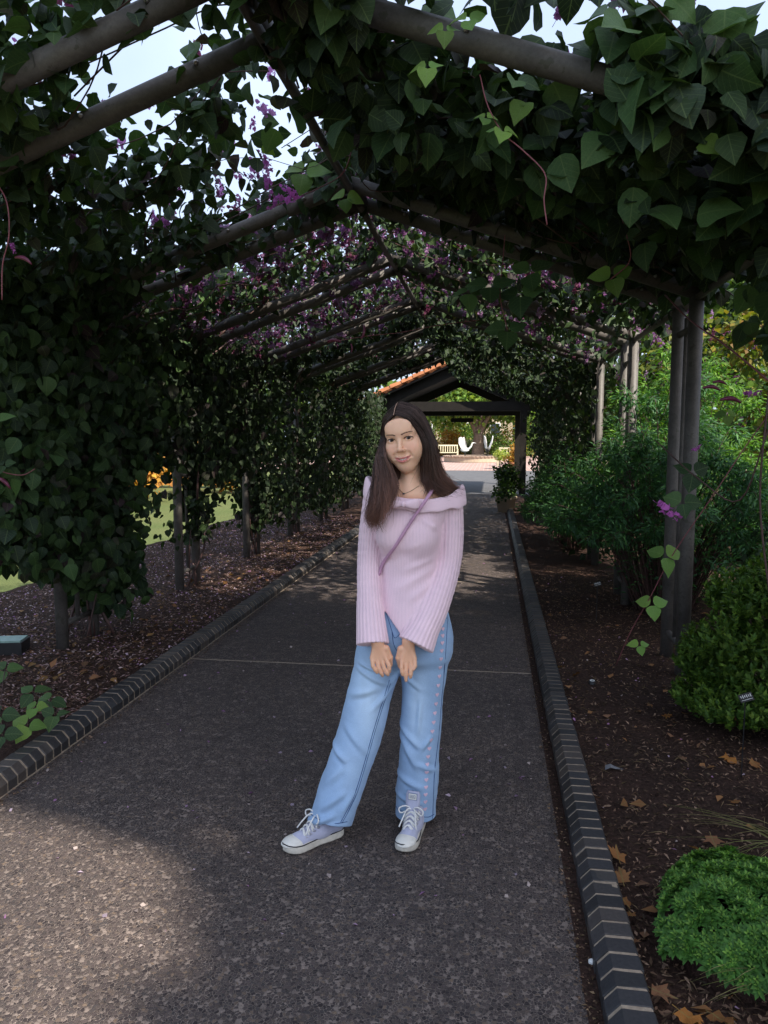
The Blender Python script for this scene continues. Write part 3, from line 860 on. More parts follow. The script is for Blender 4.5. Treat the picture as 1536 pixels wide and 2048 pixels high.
shoot('shoot with maroon pods hanging above the woman under the ridge',
      [(960, 640, 4.7), (880, 650, 4.6), (800, 665, 4.5), (735, 672, 4.45), (655, 685, 4.4)], 0.002, [], [(850, 560, 4.8, 0.10, (0.5, 0, 0.3))],
      [(655, 683, 4.4, 0.085, (1, 0, -0.1)), (728, 650, 4.42, 0.085, (-0.2, 0, -0.8)), (702, 688, 4.42, 0.05, (0, 0, -1))])
shoot('wavy pod-bearing shoot at the left edge above the fallen seedlings',
      [(-20, 930, 4.0), (10, 945, 3.95), (45, 950, 3.95), (70, 938, 3.95)], 0.003, [(8, 930, 3.95, 0.06, 4)], [], [(-8, 955, 3.95, 0.11, (0.8, 0, -0.6))])
# lower leaves hanging in front of the right slope
shoot('dark drooping shoot of broad leaves below the second right rafter',
      [(1010, 470, 4.2), (1005, 530, 4.15), (1000, 590, 4.1), (1015, 660, 4.1)], 0.003,
      [(980, 570, 4.1, 0.14, 0), (1040, 590, 4.1, 0.14, 2), (1015, 660, 4.1, 0.12, 0), (935, 585, 4.15, 0.1, 2), (1060, 545, 4.15, 0.12, 0)])
shoot('yellowing shoot of broad leaves under the right roof near the double post',
      [(1230, 400, 3.7), (1250, 460, 3.6), (1260, 520, 3.6), (1220, 560, 3.6)], 0.003,
      [(1290, 480, 3.6, 0.13, 1), (1390, 490, 3.5, 0.14, 1), (1225, 555, 3.6, 0.10, 7), (1420, 520, 3.5, 0.10, 1), (1185, 410, 3.4, 0.16, 2)])
# ================================================================== implicit surfaces for the figure
class Field:
    def __init__(s, xs, ys, zs):
        s.x, s.y, s.z = (np.asarray(a, np.float32) for a in (xs, ys, zs))
        s.F = np.full((len(xs), len(ys), len(zs)), 0.08, np.float32)
    def _box(s, lo, hi):
        r = []
        for a, l, h in zip((s.x, s.y, s.z), lo, hi):
            i, j = np.searchsorted(a, l), np.searchsorted(a, h)
            r.append(slice(max(i - 1, 0), min(j + 1, len(a))))
        return tuple(r)
    def _grid(s, b): return s.x[b[0]][:, None, None], s.y[b[1]][None, :, None], s.z[b[2]][None, None, :]
    def _put(s, b, d, k, op):
        f = s.F[b]
        if op == 'add':
            if k <= 0: s.F[b] = np.minimum(f, d); return
            h = np.clip(0.5 + 0.5 * (f - d) / k, 0, 1); s.F[b] = f * (1 - h) + d * h - k * h * (1 - h)
        else:
            if k <= 0: s.F[b] = np.maximum(f, -d); return
            h = np.clip(0.5 - 0.5 * (f + d) / k, 0, 1); s.F[b] = f * (1 - h) - d * h + k * h * (1 - h)
    def cap(s, a, b, ra, rb=None, k=0.01, op='add', sq=None):
        """tapered capsule"""
        rb = ra if rb is None else rb
        a, b = np.array(a, float), np.array(b, float); m = max(ra, rb) + k + 0.02
        bx = s._box(np.minimum(a, b) - m, np.maximum(a, b) + m)
        if s.F[bx].size == 0: return
        X, Y, Z = s._grid(bx); v = b - a; L2 = v @ v + 1e-9
        t = np.clip(((X - a[0]) * v[0] + (Y - a[1]) * v[1] + (Z - a[2]) * v[2]) / L2, 0, 1)
        q = 1.0 if sq is None else sq
        d = np.sqrt((X - a[0] - t * v[0]) ** 2 + ((Y - a[1] - t * v[1]) * q) ** 2 + (Z - a[2] - t * v[2]) ** 2) - (ra + (rb - ra) * t)
        s._put(bx, d.astype(np.float32), k, op)
    def chain(s, P, rad, k=0.01, op='add', sq=None):
        for i in range(len(P) - 1): s.cap(P[i], P[i + 1], rad[i], rad[i + 1], k, op, sq)
    def ell(s, c, r, k=0.01, op='add', Rm=None):
        c, r = np.array(c, float), np.array(r, float); m = r.max() + k + 0.02
        bx = s._box(c - m, c + m)
        if s.F[bx].size == 0: return
        X, Y, Z = s._grid(bx); x, y, z = X - c[0], Y - c[1], Z - c[2]
        if Rm is not None:
            x, y, z = (Rm[0, i] * x + Rm[1, i] * y + Rm[2, i] * z for i in range(3))
        k0 = np.sqrt((x / r[0]) ** 2 + (y / r[1]) ** 2 + (z / r[2]) ** 2)
        k1 = np.sqrt((x / r[0] ** 2) ** 2 + (y / r[1] ** 2) ** 2 + (z / r[2] ** 2) ** 2) + 1e-6
        s._put(bx, (k0 * (k0 - 1) / k1).astype(np.float32), k, op)
    def cut(s, p, n, k=0.0, lo=None, hi=None):
        """remove what lies on the n side of a plane, inside a box"""
        n = np.array(n, float); n /= np.linalg.norm(n)
        bx = s._box(lo, hi) if lo is not None else (slice(None),) * 3
        X, Y, Z = s._grid(bx)
        d = (X - p[0]) * n[0] + (Y - p[1]) * n[1] + (Z - p[2]) * n[2]
        f = s.F[bx]
        if k <= 0: s.F[bx] = np.maximum(f, d); return
        h = np.clip(0.5 + 0.5 * (d - f) / k, 0, 1); s.F[bx] = f * (1 - h) + d * h + k * h * (1 - h)
    def mesh(s):
        F = s.F; S = F < 0
        c = np.zeros(tuple(n - 1 for n in F.shape), np.uint8)
        for i in (0, 1):
            for j in (0, 1):
                for k in (0, 1): c += S[i:F.shape[0] - 1 + i, j:F.shape[1] - 1 + j, k:F.shape[2] - 1 + k]
        act = np.argwhere((c > 0) & (c < 8)); I = np.full(c.shape, -1, np.int32); I[tuple(act.T)] = np.arange(len(act))
        ax = (s.x, s.y, s.z)
        corner = [(i, j, k) for i in (0, 1) for j in (0, 1) for k in (0, 1)]
        fv = np.stack([F[act[:, 0] + a, act[:, 1] + b, act[:, 2] + e] for a, b, e in corner], 1)
        pv = np.stack([np.stack([ax[q][act[:, q] + cc[q]] for q in range(3)], 1) for cc in corner], 1)
        acc = np.zeros((len(act), 3)); cnt = np.zeros(len(act))
        for a in range(8):
            for b in range(a + 1, 8):
                if sum(abs(corner[a][q] - corner[b][q]) for q in range(3)) != 1: continue
                m = (fv[:, a] < 0) != (fv[:, b] < 0)
                t = fv[m, a] / (fv[m, a] - fv[m, b])
                acc[m] += pv[m, a] + t[:, None] * (pv[m, b] - pv[m, a]); cnt[m] += 1
        V = acc / cnt[:, None]
        Q = []
        for q in range(3):
            sl0 = [slice(None)] * 3; sl1 = [slice(None)] * 3; sl0[q] = slice(0, -1); sl1[q] = slice(1, None)
            ch = np.argwhere(S[tuple(sl0)] != S[tuple(sl1)])
            u, w = [(1, 2), (2, 0), (0, 1)][q]
            ok = (ch[:, u] > 0) & (ch[:, w] > 0) & (ch[:, u] < F.shape[u] - 1) & (ch[:, w] < F.shape[w] - 1)
            ch = ch[ok]; e = np.zeros(3, int)
            def cell(du, dw):
                z = ch.copy(); z[:, u] += du; z[:, w] += dw
                return I[tuple(z.T)]
            quad = np.stack([cell(-1, -1), cell(0, -1), cell(0, 0), cell(-1, 0)], 1)
            inside = S[tuple(ch.T)]
            quad = np.where(inside[:, None], quad, quad[:, ::-1])
            Q.append(quad)
        return V, np.vstack(Q)
def grid1(*seg):
    out = []
    for a, b, h in seg: out.append(np.arange(a, b, h))
    return np.concatenate(out)
def vnormals(V, Q):
    n = np.cross(V[Q[:, 2]] - V[Q[:, 0]], V[Q[:, 3]] - V[Q[:, 1]])
    N = np.zeros_like(V)
    for i in range(4): np.add.at(N, Q[:, i], n)
    return unit(N)
def relax(V, Q, it=2, lam=0.5):
    E = np.vstack([Q[:, [0, 1]], Q[:, [1, 2]], Q[:, [2, 3]], Q[:, [3, 0]]])
    for _ in range(it):
        A = np.zeros_like(V); c = np.zeros(len(V))
        np.add.at(A, E[:, 0], V[E[:, 1]]); np.add.at(c, E[:, 0], 1)
        np.add.at(A, E[:, 1], V[E[:, 0]]); np.add.at(c, E[:, 1], 1)
        V = V * (1 - lam) + lam * A / np.maximum(c, 1)[:, None]
    return V

# ================================================================== the woman
PD = 2.85                                   # distance of the figure's own plane along the view
PX0 = (820 - 768) / FPX * PD
ploc = (PX0 * math.cos(YAW) - PD * math.sin(YAW), PX0 * math.sin(YAW) + PD * math.cos(YAW), 0)
person = empty('person', ploc, YAW)
tag(person, 'young woman in pink off-shoulder sweater and light blue jeans standing on the path', 'person')
def Lp(x, y, dy=0.0):
    """point of the figure from a pixel and a depth behind (+) or before (-) its own plane"""
    a, b = (x - 768) / FPX, (1024 - y) / FPX
    f = math.cos(PITCH) + b * math.sin(PITCH); z = -math.sin(PITCH) + b * math.cos(PITCH)
    tt = (PD + dy) / f
    return np.array([a * tt - PX0, dy, CAMH + z * tt])
PXM = PD / FPX                              # metres per pixel there

# ---- materials
t = NT('skin')
at = t.new('ShaderNodeAttribute', attribute_name='Col')
nz = t.noise(60, 4)
t.base(t.mix(0.25, at.outputs['Color'], t.ramp(nz.outputs['Fac'], [(0.3, (0.9, 0.84, 0.82)), (0.7, (1.08, 1.08, 1.06))]), 'MULTIPLY'))
t.set(0.42, 0.42)
t.b.inputs['Subsurface Weight'].default_value = 0.12
t.b.inputs['Subsurface Radius'].default_value = (0.012, 0.004, 0.002)
t.b.inputs['Subsurface Scale'].default_value = 0.5
n2 = t.noise(700, 3); t.bump(n2.outputs['Fac'], 0.16, 0.0015)
M['skin'] = t.m
def cloth(name, c, scale=900, b=0.25, rough=0.9, wear=None, fuzz=0.25):
    t = NT(name)
    at = t.new('ShaderNodeAttribute', attribute_name='Col')
    nz, nf = t.noise(9, 4), t.noise(scale, 2)
    col = t.mix(1.0, at.outputs['Color'], c, 'MULTIPLY')
    col = t.mix(0.5, col, t.ramp(nz.outputs['Fac'], [(0.3, (0.86, 0.86, 0.88)), (0.7, (1.1, 1.1, 1.08))]), 'MULTIPLY')
    col = t.mix(0.5, col, t.ramp(nf.outputs['Fac'], [(0.3, (0.8, 0.8, 0.82)), (0.7, (1.15, 1.15, 1.15))]), 'MULTIPLY')
    t.base(col); t.set(rough, 0.2); t.b.inputs['Sheen Weight'].default_value = fuzz
    t.bump(nf.outputs['Fac'], b, 0.002)
    return t.m
M['knit'] = cloth('knit', (0.88, 0.65, 0.72))
M['denim'] = cloth('denim', (0.31, 0.455, 0.66), 500, 0.3, 0.85, fuzz=0.12)
M['canvas'] = cloth('canvas', (0.42, 0.43, 0.55), 700, 0.3)
M['rubber'] = simple('rubber', (0.62, 0.58, 0.50), 0.6, 0.35, var=0.18, scale=30, bump=0.15)
M['toe_rubber'] = simple('toe_rubber', (0.68, 0.66, 0.60), 0.45, 0.4, var=0.1, scale=30)
M['black_line'] = simple('black_line', (0.015, 0.015, 0.02), 0.6, 0.3)
M['lace'] = simple('lace', (0.74, 0.73, 0.70), 0.85, 0.2, var=0.12, scale=200, bump=0.4)
M['strap'] = simple('strap', (0.52, 0.29, 0.42), 0.5, 0.4, var=0.1, scale=60)
M['stitch'] = simple('stitch', (0.05, 0.10, 0.24), 0.8, 0.2)
M['heart'] = simple('heart', (0.72, 0.50, 0.60), 0.7, 0.3, var=0.1)
M['gold'] = simple('gold', (0.25, 0.16, 0.09), 0.35, 0.5, metal=0.7)
M['teeth'] = simple('teeth', (0.85, 0.82, 0.76), 0.3, 0.5, var=0.05)
M['eye'] = None
t = NT('eye')
at = t.new('ShaderNodeAttribute', attribute_name='Col'); t.base(at.outputs['Color']); t.set(0.25, 0.3); M['eye'] = t.m
t = NT('hair')
at = t.new('ShaderNodeAttribute', attribute_name='Col'); nz = t.noise(300, 2)
t.base(t.mix(0.5, at.outputs['Color'], t.ramp(nz.outputs['Fac'], [(0.3, (0.6, 0.6, 0.6)), (0.7, (1.4, 1.35, 1.3))]), 'MULTIPLY'))
t.set(0.36, 0.45); t.b.inputs['Anisotropic'].default_value = 0.5
M['hair'] = t.m

# ---- head frame: x to the right of the picture, -y out of the face, z up
HY, HR, HP = R(16), R(9.0), R(2)
Rh = np.array(Matrix.Rotation(-HR, 3, 'Y') @ Matrix.Rotation(-HY, 3, 'Z') @ Matrix.Rotation(HP, 3, 'X'))
HO = Lp(799.3, 878.5, -0.10) - Rh @ np.array([0, -0.088, 0])
def Hd(x, y, z): return HO + Rh @ np.array([x, y, z])
HS = 1.0
body = Field(grid1((-0.26, -0.14, .004), (-0.14, 0.14, .002), (0.14, 0.26, .004)), grid1((-0.24, -0.02, .0022), (-0.02, 0.16, .005)),
             grid1((0.0, 0.66, .012), (0.66, 0.92, .0022), (0.92, 1.26, .006), (1.26, 1.36, .003), (1.36, 1.66, .002)))
# trunk, arms and legs under the clothes
SHL, SHR = Lp(755, 990, 0.01), Lp(900, 1000, 0.03)
body.ell(Lp(822, 1060, 0.02), (0.100, 0.070, 0.17), 0.02)
body.ell(Lp(818, 1150, 0.02), (0.10, 0.08, 0.12), 0.05)
body.ell(Lp(812, 1240, 0.03), (0.135, 0.10, 0.10), 0.05)
body.cap(SHL, SHR, 0.036, 0.036, 0.05)
body.ell(Lp(826, 985, 0.005), (0.12, 0.062, 0.06), 0.05)
body.chain([SHL, Lp(738, 1120, 0.02), Lp(745, 1240, -0.08), Lp(753, 1284, -0.125)], [0.032, 0.030, 0.026, 0.020], 0.02)
body.chain([SHR, Lp(902, 1120, 0.04), Lp(855, 1230, -0.08), Lp(817, 1284, -0.13)], [0.032, 0.030, 0.026, 0.020], 0.02)
body.chain([Lp(770, 1290, 0.03), Lp(712, 1470, 0.0), Lp(668, 1625, 0.0)], [0.075, 0.05, 0.032], 0.02)
body.chain([Lp(850, 1290, 0.03), Lp(842, 1470, 0.0), Lp(838, 1625, 0.02)], [0.075, 0.05, 0.032], 0.02)
# neck, collarbones
nb = Lp(822, 985, 0.0)
body.cap(Hd(0, 0.022, -0.075), nb + np.array([0, 0.01, 0]), 0.043, 0.047, 0.02)
body.cap(nb + np.array([-0.02, -0.045, -0.005]), SHL + np.array([0.02, -0.02, 0.02]), 0.013, 0.012, 0.03)
body.cap(nb + np.array([0.015, -0.04, -0.005]), SHR + np.array([-0.02, -0.02, 0.02]), 0.013, 0.012, 0.03)
body.cap(Hd(0.0, -0.01, -0.09), nb + np.array([-0.01, -0.045, 0.0]), 0.018, 0.012, 0.03)
# skull and face
body.ell(Hd(0, 0.022, 0.038), (0.073, 0.090, 0.082), 0.02, Rm=Rh)
body.ell(Hd(0, -0.028, -0.020), (0.0630, 0.062, 0.087), 0.025, Rm=Rh)
body.ell(Hd(0, -0.056, -0.100), (0.021, 0.023, 0.019), 0.035, Rm=Rh)
for sg in (-1, 1):
    body.ell(Hd(sg * 0.040, -0.060, -0.034), (0.025, 0.022, 0.024), 0.03, Rm=Rh)
    body.ell(Hd(sg * 0.032, -0.058, -0.060), (0.022, 0.022, 0.022), 0.035, Rm=Rh)
    body.cap(Hd(sg * 0.012, -0.083, 0.021), Hd(sg * 0.045, -0.068, 0.021), 0.0075, 0.006, 0.025)
    body.cap(Hd(sg * 0.053, 0.0, -0.046), Hd(sg * 0.013, -0.054, -0.101), 0.012, 0.012, 0.03)
    body.ell(Hd(sg * 0.033, -0.103, -0.001), (0.0175, 0.0135, 0.0115), 0.016, 'sub', Rm=Rh)
    body.ell(Hd(sg * 0.072, 0.022, -0.012), (0.008, 0.017, 0.028), 0.006, Rm=Rh)
body.ell(Hd(0, -0.085, 0.045), (0.05, 0.012, 0.03), 0.03, Rm=Rh)
# nose
body.cap(Hd(0, -0.086, 0.010), Hd(0, -0.108, -0.034), 0.0065, 0.0088, 0.012)
body.ell(Hd(0, -0.1075, -0.038), (0.0095, 0.0085, 0.0078), 0.008, Rm=Rh)
for sg in (-1, 1):
    body.ell(Hd(sg * 0.0125, -0.0955, -0.041), (0.0068, 0.0095, 0.0065), 0.006, Rm=Rh)
    body.ell(Hd(sg * 0.0055, -0.103, -0.0468), (0.0032, 0.005, 0.003), 0.003, 'sub', Rm=Rh)
# lids
for sg in (-1, 1):
    body.ell(Hd(sg * 0.0325, -0.0775, 0.0), (0.0165, 0.0128, 0.0118), 0.005, Rm=Rh)
    body.ell(Hd(sg * 0.0325, -0.0915, -0.0008), (0.0142, 0.011, 0.0052), 0.002, 'sub', Rm=Rh)
# smiling mouth
def mouth_arc(u, dz=0.0, dy=0.0):
    x = 0.0310 * u
    return Hd(x, -0.0940 + 0.0215 * u * u + dy, -0.0735 + 0.0095 * u * u + dz)
US = np.linspace(-1, 1, 9)
body.chain([mouth_arc(u, 0.0050 * (1 - u * u) + 0.0005, 0.0010) for u in US], [0.0010 + 0.0019 * (1 - u * u) for u in US], 0.008)
body.chain([mouth_arc(u, -0.0078 * (1 - u * u), 0.0006) for u in US], [0.0010 + 0.0036 * (1 - u * u) for u in US], 0.008)
body.chain([mouth_arc(u * 0.9, -0.0012 * (1 - u * u), -0.006) for u in US], [0.0009 + 0.0029 * (1 - u * u) for u in US], 0.0012, 'sub')
body.chain([mouth_arc(u * 0.84, -0.001 * (1 - u * u), 0.002) for u in US], [0.0009 + 0.0028 * (1 - u * u) for u in US], 0.0012, 'sub')
for sg in (-1, 1):   # smile folds
    body.chain([Hd(sg * 0.019, -0.099, -0.044), Hd(sg * 0.029, -0.091, -0.056), Hd(sg * 0.0345, -0.085, -0.068)], [0.0012, 0.0018, 0.001], 0.010, 'sub')
# hands: back of the hand to the viewer, fingers down
def hand(wrist, knuckles, tips, mids, thumb, dep, dtip):
    W = Lp(*wrist, dep + 0.012)
    K = [Lp(x, y, dep) for x, y in knuckles]
    for kk in K: body.cap(W, kk * 0.92 + W * 0.08 + np.array([0, 0.003, 0]), 0.0165, 0.0062, 0.014)
    for i in range(4):
        mid = Lp(*mids[i], dep - 0.010); tip = Lp(*tips[i], dtip)
        m2 = mid * 0.42 + tip * 0.58 + np.array([0, -0.002, 0])
        rr = (0.0076, 0.0081, 0.0083, 0.0080)[i] if knuckles[0][0] < knuckles[-1][0] else (0.0080, 0.0083, 0.0081, 0.0074)[i]
        body.chain([W * 0.5 + K[i] * 0.5, K[i]], [rr * 0.8, rr * 1.05], 0.010)
        body.chain([K[i], mid, m2, tip], [rr * 1.05, rr * 1.0, rr * 0.95, rr * 0.78], 0.0012)
    body.chain([Lp(*thumb[0], dep + 0.01), Lp(*thumb[1], dep + 0.012), Lp(*thumb[2], dep + 0.018)], [0.014, 0.0105, 0.0085], 0.006)
hand((755, 1282), [(744, 1316), (753, 1319), (763, 1319), (771, 1315)], [(754, 1345), (766, 1352), (776, 1350), (779, 1343)], [(746, 1332), (758, 1337), (769, 1338), (778, 1331)], [(772, 1297), (780, 1315), (781, 1330)], -0.148, -0.156)
hand((817, 1282), [(804, 1318), (812, 1322), (821, 1322), (829, 1317)], [(805, 1350), (812, 1361), (821, 1354), (824, 1341)], [(803, 1335), (812, 1342), (822, 1341), (830, 1332)], [(802, 1298), (797, 1316), (800, 1333)], -0.148, -0.158)
V, Q = body.mesh()
V = relax(V, Q, 1, 0.3)
# skin colour
SK = np.array([0.86, 0.52, 0.345])
C = np.tile(SK, (len(V), 1))
hv = (V - HO) @ Rh                           # head coordinates
def blob(c, r): return np.exp(-(((hv - np.array(c)) / np.array(r)) ** 2).sum(1))
for sg in (-1, 1):
    C *= 1 - np.outer(blob((sg * 0.040, -0.07, -0.036), (0.02, 0.03, 0.018)), (0.0, 0.20, 0.19))
    C *= 1 - np.outer(blob((sg * 0.0325, -0.085, 0.002), (0.019, 0.02, 0.011)), (0.06, 0.12, 0.12))  # eye-socket darkening painted into the skin colour
C *= 1 - np.outer(blob((0, -0.105, -0.038), (0.014, 0.02, 0.010)), (0.0, 0.12, 0.10))
front = hv[:, 1] < -0.04
un = np.clip(hv[:, 0] / 0.0310, -1.2, 1.2)
zm = hv[:, 2] - (-0.0735 + 0.0095 * un ** 2)
w = np.maximum(1 - un ** 2, 0)
lip = front & (np.abs(un) < 1.0) & (zm < 0.0070 * w + 0.0006) & (zm > -0.0122 * w - 0.0006) & (hv[:, 1] < -0.06)
C[lip] = (0.60, 0.20, 0.18)
gap_m = front & (np.abs(un) < 0.92) & (zm < 0.0020 * w) & (zm > -0.0032 * w) & (hv[:, 1] > -0.095 + 0.020 * un ** 2)
C[gap_m] = (0.10, 0.035, 0.03)
for sg in (-1, 1):                           # brows and lash lines
    xb = sg * hv[:, 0]
    tb = np.clip((xb - 0.012) / 0.038, 0, 1)
    zb = 0.0160 + 0.0062 * np.sin(tb * 2.2) - 0.001 * tb
    br = front & (xb > 0.011) & (xb < 0.051) & (np.abs(hv[:, 2] - zb) < 0.0026 - 0.0014 * tb)
    C[br] = (0.10, 0.05, 0.035)
    ue = (xb - 0.0325) / 0.0155
    ll = front & (np.abs(ue) < 1.08) & (np.abs(hv[:, 2] - (0.0056 * np.sqrt(np.maximum(1 - ue ** 2, 0)) - 0.0002)) < 0.0021)
    C[ll] = (0.05, 0.03, 0.025)
mole = np.linalg.norm(hv - np.array([-0.030, -0.083, -0.024]), axis=1) < 0.0022
C[mole] = (0.25, 0.12, 0.08)
hb = V[:, 2] < 0.95                          # hands a little warmer, knuckles redder
C[hb] *= (0.93, 0.86, 0.82)
body_o = link('body', npmesh('body', V, Q, M['skin'], True, C), person)
# eyes, teeth
for sg in (-1, 1):
    mb = MB(); mb.ball((0, 0, 0), 0.0122, 24, 18)
    Ve = np.vstack(mb.v); gz = unit(np.array([0.06, -1.0, 0.0])); Re = Rh
    lookd = unit(np.linalg.inv(Rh) @ unit(np.array([-0.02, -1.0, 0.0])))
    cosang = unit(Ve) @ lookd
    Ce = np.tile((0.62, 0.58, 0.56), (len(Ve), 1)); Ce[cosang > 0.80] = (0.030, 0.015, 0.010); Ce[cosang > 0.965] = (0.006, 0.005, 0.005)
    me = bpy.data.meshes.new('eyeball'); P = Ve @ Rh.T + Hd(sg * 0.0325, -0.0752, -0.0003)
    me.from_pydata(P.tolist(), [], mb.f); me.polygons.foreach_set('use_smooth', np.ones(len(me.polygons), bool))
    a = me.attributes.new('Col', 'FLOAT_COLOR', 'POINT'); a.data.foreach_set('color', np.c_[Ce, np.ones(len(Ve))].astype(np.float32).ravel())
    me.materials.append(M['eye']); link('eyeball', me, body_o)
mb = MB()
rows = []
for dz in (0.0036, -0.0050):
    rows.append([mouth_arc(u, dz * max(1 - u * u, 0.05) + 0.0003, 0.0018) for u in np.linspace(-0.86, 0.86, 21)])
mb.add(rows[0] + rows[1], [(i, i + 1, 22 + i, 21 + i) for i in range(20)]); mb.build('teeth', M['teeth'], body_o, True)
# ---- sweater: trunk and sleeves in one surface, ribbed
sw = Field(grid1((-0.26, 0.27, .0026)), grid1((-0.24, -0.0, .0026), (0.0, 0.18, .005)), grid1((0.66, 1.40, .0026)))
def stack(F, rows, k=0.03, n=3):
    """soft trunk from rows (left pixel, right pixel, y pixel, depth centre, half depth)"""
    rows = np.array(rows, float)
    yy = np.linspace(rows[0, 2], rows[-1, 2], 56)
    for y in yy:
        l, r, d, h = (np.interp(y, rows[:, 2], rows[:, i]) for i in (0, 1, 3, 4))
        F.ell(Lp((l + r) / 2, y, d), ((r - l) / 2 * PXM, h, 0.035), k)
stack(sw, [(748, 908, 1000, 0.015, 0.060), (752, 897, 1022, 0.015, 0.082), (757, 885, 1048, 0.015, 0.088), (758, 880, 1085, 0.015, 0.088), (760, 876, 1120, 0.015, 0.082), (762, 876, 1150, 0.015, 0.082), (760, 882, 1185, 0.012, 0.100), (757, 890, 1230, 0.012, 0.120), (756, 892, 1290, 0.012, 0.128)], 0.012)
sw.ell(Lp(782, 1072, -0.056), (0.052, 0.042, 0.056), 0.045)
sw.ell(Lp(841, 1076, -0.050), (0.052, 0.044, 0.056), 0.045)
sw.ell(Lp(812, 1040, -0.045), (0.085, 0.03, 0.045), 0.04)
# asymmetric pointed hem
hp = Lp(806, 1274, -0.11)
sw.cut(hp, (-0.80, 0.0, -0.62), 0.004, (-0.3, -0.3, 0.6), (0.3, 0.3, 1.08))
sw.cut(hp, (0.70, 0.0, -0.72), 0.004, (-0.3, -0.3, 0.6), (0.3, 0.3, 1.08))
SLV = []
def sleeve(P, rad, cutp, cutn):
    P = np.array(P); Ps = spline(P, 22); rs = np.interp(np.linspace(0, len(P) - 1, 22), np.arange(len(P)), rad)
    f2 = Field(sw.x, sw.y, sw.z)
    f2.chain(Ps, rs, 0.006)
    f2.cut(cutp, cutn, 0.003)
    h = np.clip(0.5 + 0.5 * (sw.F - f2.F) / 0.014, 0, 1)
    sw.F[:] = sw.F * (1 - h) + f2.F * h - 0.014 * h * (1 - h)
    SLV.append((Ps, rs, f2.F))
aL = [Lp(749, 988, 0.0), Lp(741, 1060, 0.005), Lp(737, 1130, 0.0), Lp(739, 1200, -0.045), Lp(743, 1260, -0.09), Lp(748, 1320, -0.135)]
sleeve(aL, [0.038, 0.042, 0.042, 0.046, 0.055, 0.066], Lp(744, 1288, -0.12), (0.06, -0.42, -1.0))
aR = [Lp(902, 1005, 0.02), Lp(901, 1070, 0.03), Lp(895, 1130, 0.02), Lp(872, 1205, -0.05), Lp(847, 1260, -0.10), Lp(820, 1312, -0.14)]
sleeve(aR, [0.044, 0.050, 0.049, 0.052, 0.058, 0.072], Lp(831, 1289, -0.12), (-0.52, -0.35, -1.0))
# neckline scooped out
sw.ell(Lp(824, 962, -0.0), (0.155, 0.16, 0.052), 0.01, 'sub')
V, Q = sw.mesh(); V = relax(V, Q, 1, 0.4)
N = vnormals(V, Q)
def along(P, X):
    """nearest station of a polyline: arc position, offset, tangent"""
    d = np.linalg.norm(X[:, None] - P[None], axis=2); i = d.argmin(1)
    T = unit(np.gradient(P, axis=0))[i]
    off = X - P[i]; off -= T * (off * T).sum(1, keepdims=True)
    return i, off, T, d.min(1)
amp = np.zeros(len(V)); ph = np.zeros(len(V)); issl = np.zeros(len(V), bool); wsl = np.zeros(len(V))
for Ps, rs, _ in SLV:
    i, off, T, dm = along(Ps, V)
    m = (np.linalg.norm(off, axis=1) < rs[i] + 0.010) & (i > 0)
    A = unit(np.cross(T, [0, 1.0, 0.15])); B = np.cross(T, A)
    th = np.arctan2((off * B).sum(1), (off * A).sum(1))
    ph[m] = th[m] * 22; issl |= m; wsl = np.maximum(wsl, np.where(m, np.clip((rs[i] + 0.008 - np.linalg.norm(off, axis=1)) / 0.006, 0, 1), 0))
tr = ~issl
ph[tr] = np.arctan2(V[tr, 0] - 0.0, -(V[tr, 1] - 0.03)) * 62
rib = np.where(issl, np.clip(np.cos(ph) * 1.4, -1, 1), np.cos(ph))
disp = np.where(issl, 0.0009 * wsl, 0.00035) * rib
# pulls and creases in the knit
disp += np.where(issl, 0.0, 1.0) * 0.0045 * (noise2(V[:, 0] * 9 + V[:, 2] * 13 + 40, V[:, 2] * 15 - V[:, 0] * 12 + 9) - 0.5)
disp += wsl * 0.0040 * (noise2(V[:, 2] * 14 + V[:, 0] * 7, V[:, 0] * 8 + 60) - 0.5)
for (x0, y0, x1, y1, w, a) in ((868, 1118, 790, 1150, 7, .0045), (868, 1140, 775, 1190, 8, .0045), (870, 1165, 800, 1210, 7, .004), (846, 1040, 874, 1064, 5, .004), (862, 1045, 876, 1068, 4, .004), (760, 1105, 800, 1120, 6, .003), (845, 1085, 790, 1108, 9, .003), (860, 1195, 820, 1230, 7, .003)):
    X0, X1 = Lp(x0, y0, -0.08), Lp(x1, y1, -0.08); dv = (X1 - X0)[[0, 2]]; L2 = dv @ dv
    q = V[:, [0, 2]] - X0[[0, 2]]; tt = np.clip(q @ dv / L2, 0, 1); dd = np.linalg.norm(q - tt[:, None] * dv, axis=1) / (w * PXM)
    disp += np.where(V[:, 1] < 0.02, 1, 0) * (1 - 0.8 * wsl) * a * 1.35 * np.exp(-dd ** 2) * np.sin(math.pi * np.clip(tt + 0.12, 0, 1))
V = V + N * disp[:, None]
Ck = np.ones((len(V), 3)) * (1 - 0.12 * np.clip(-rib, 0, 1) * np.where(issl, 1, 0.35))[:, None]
sweater = link('sweater', npmesh('sweater', V, Q, M['knit'], True, Ck), person)
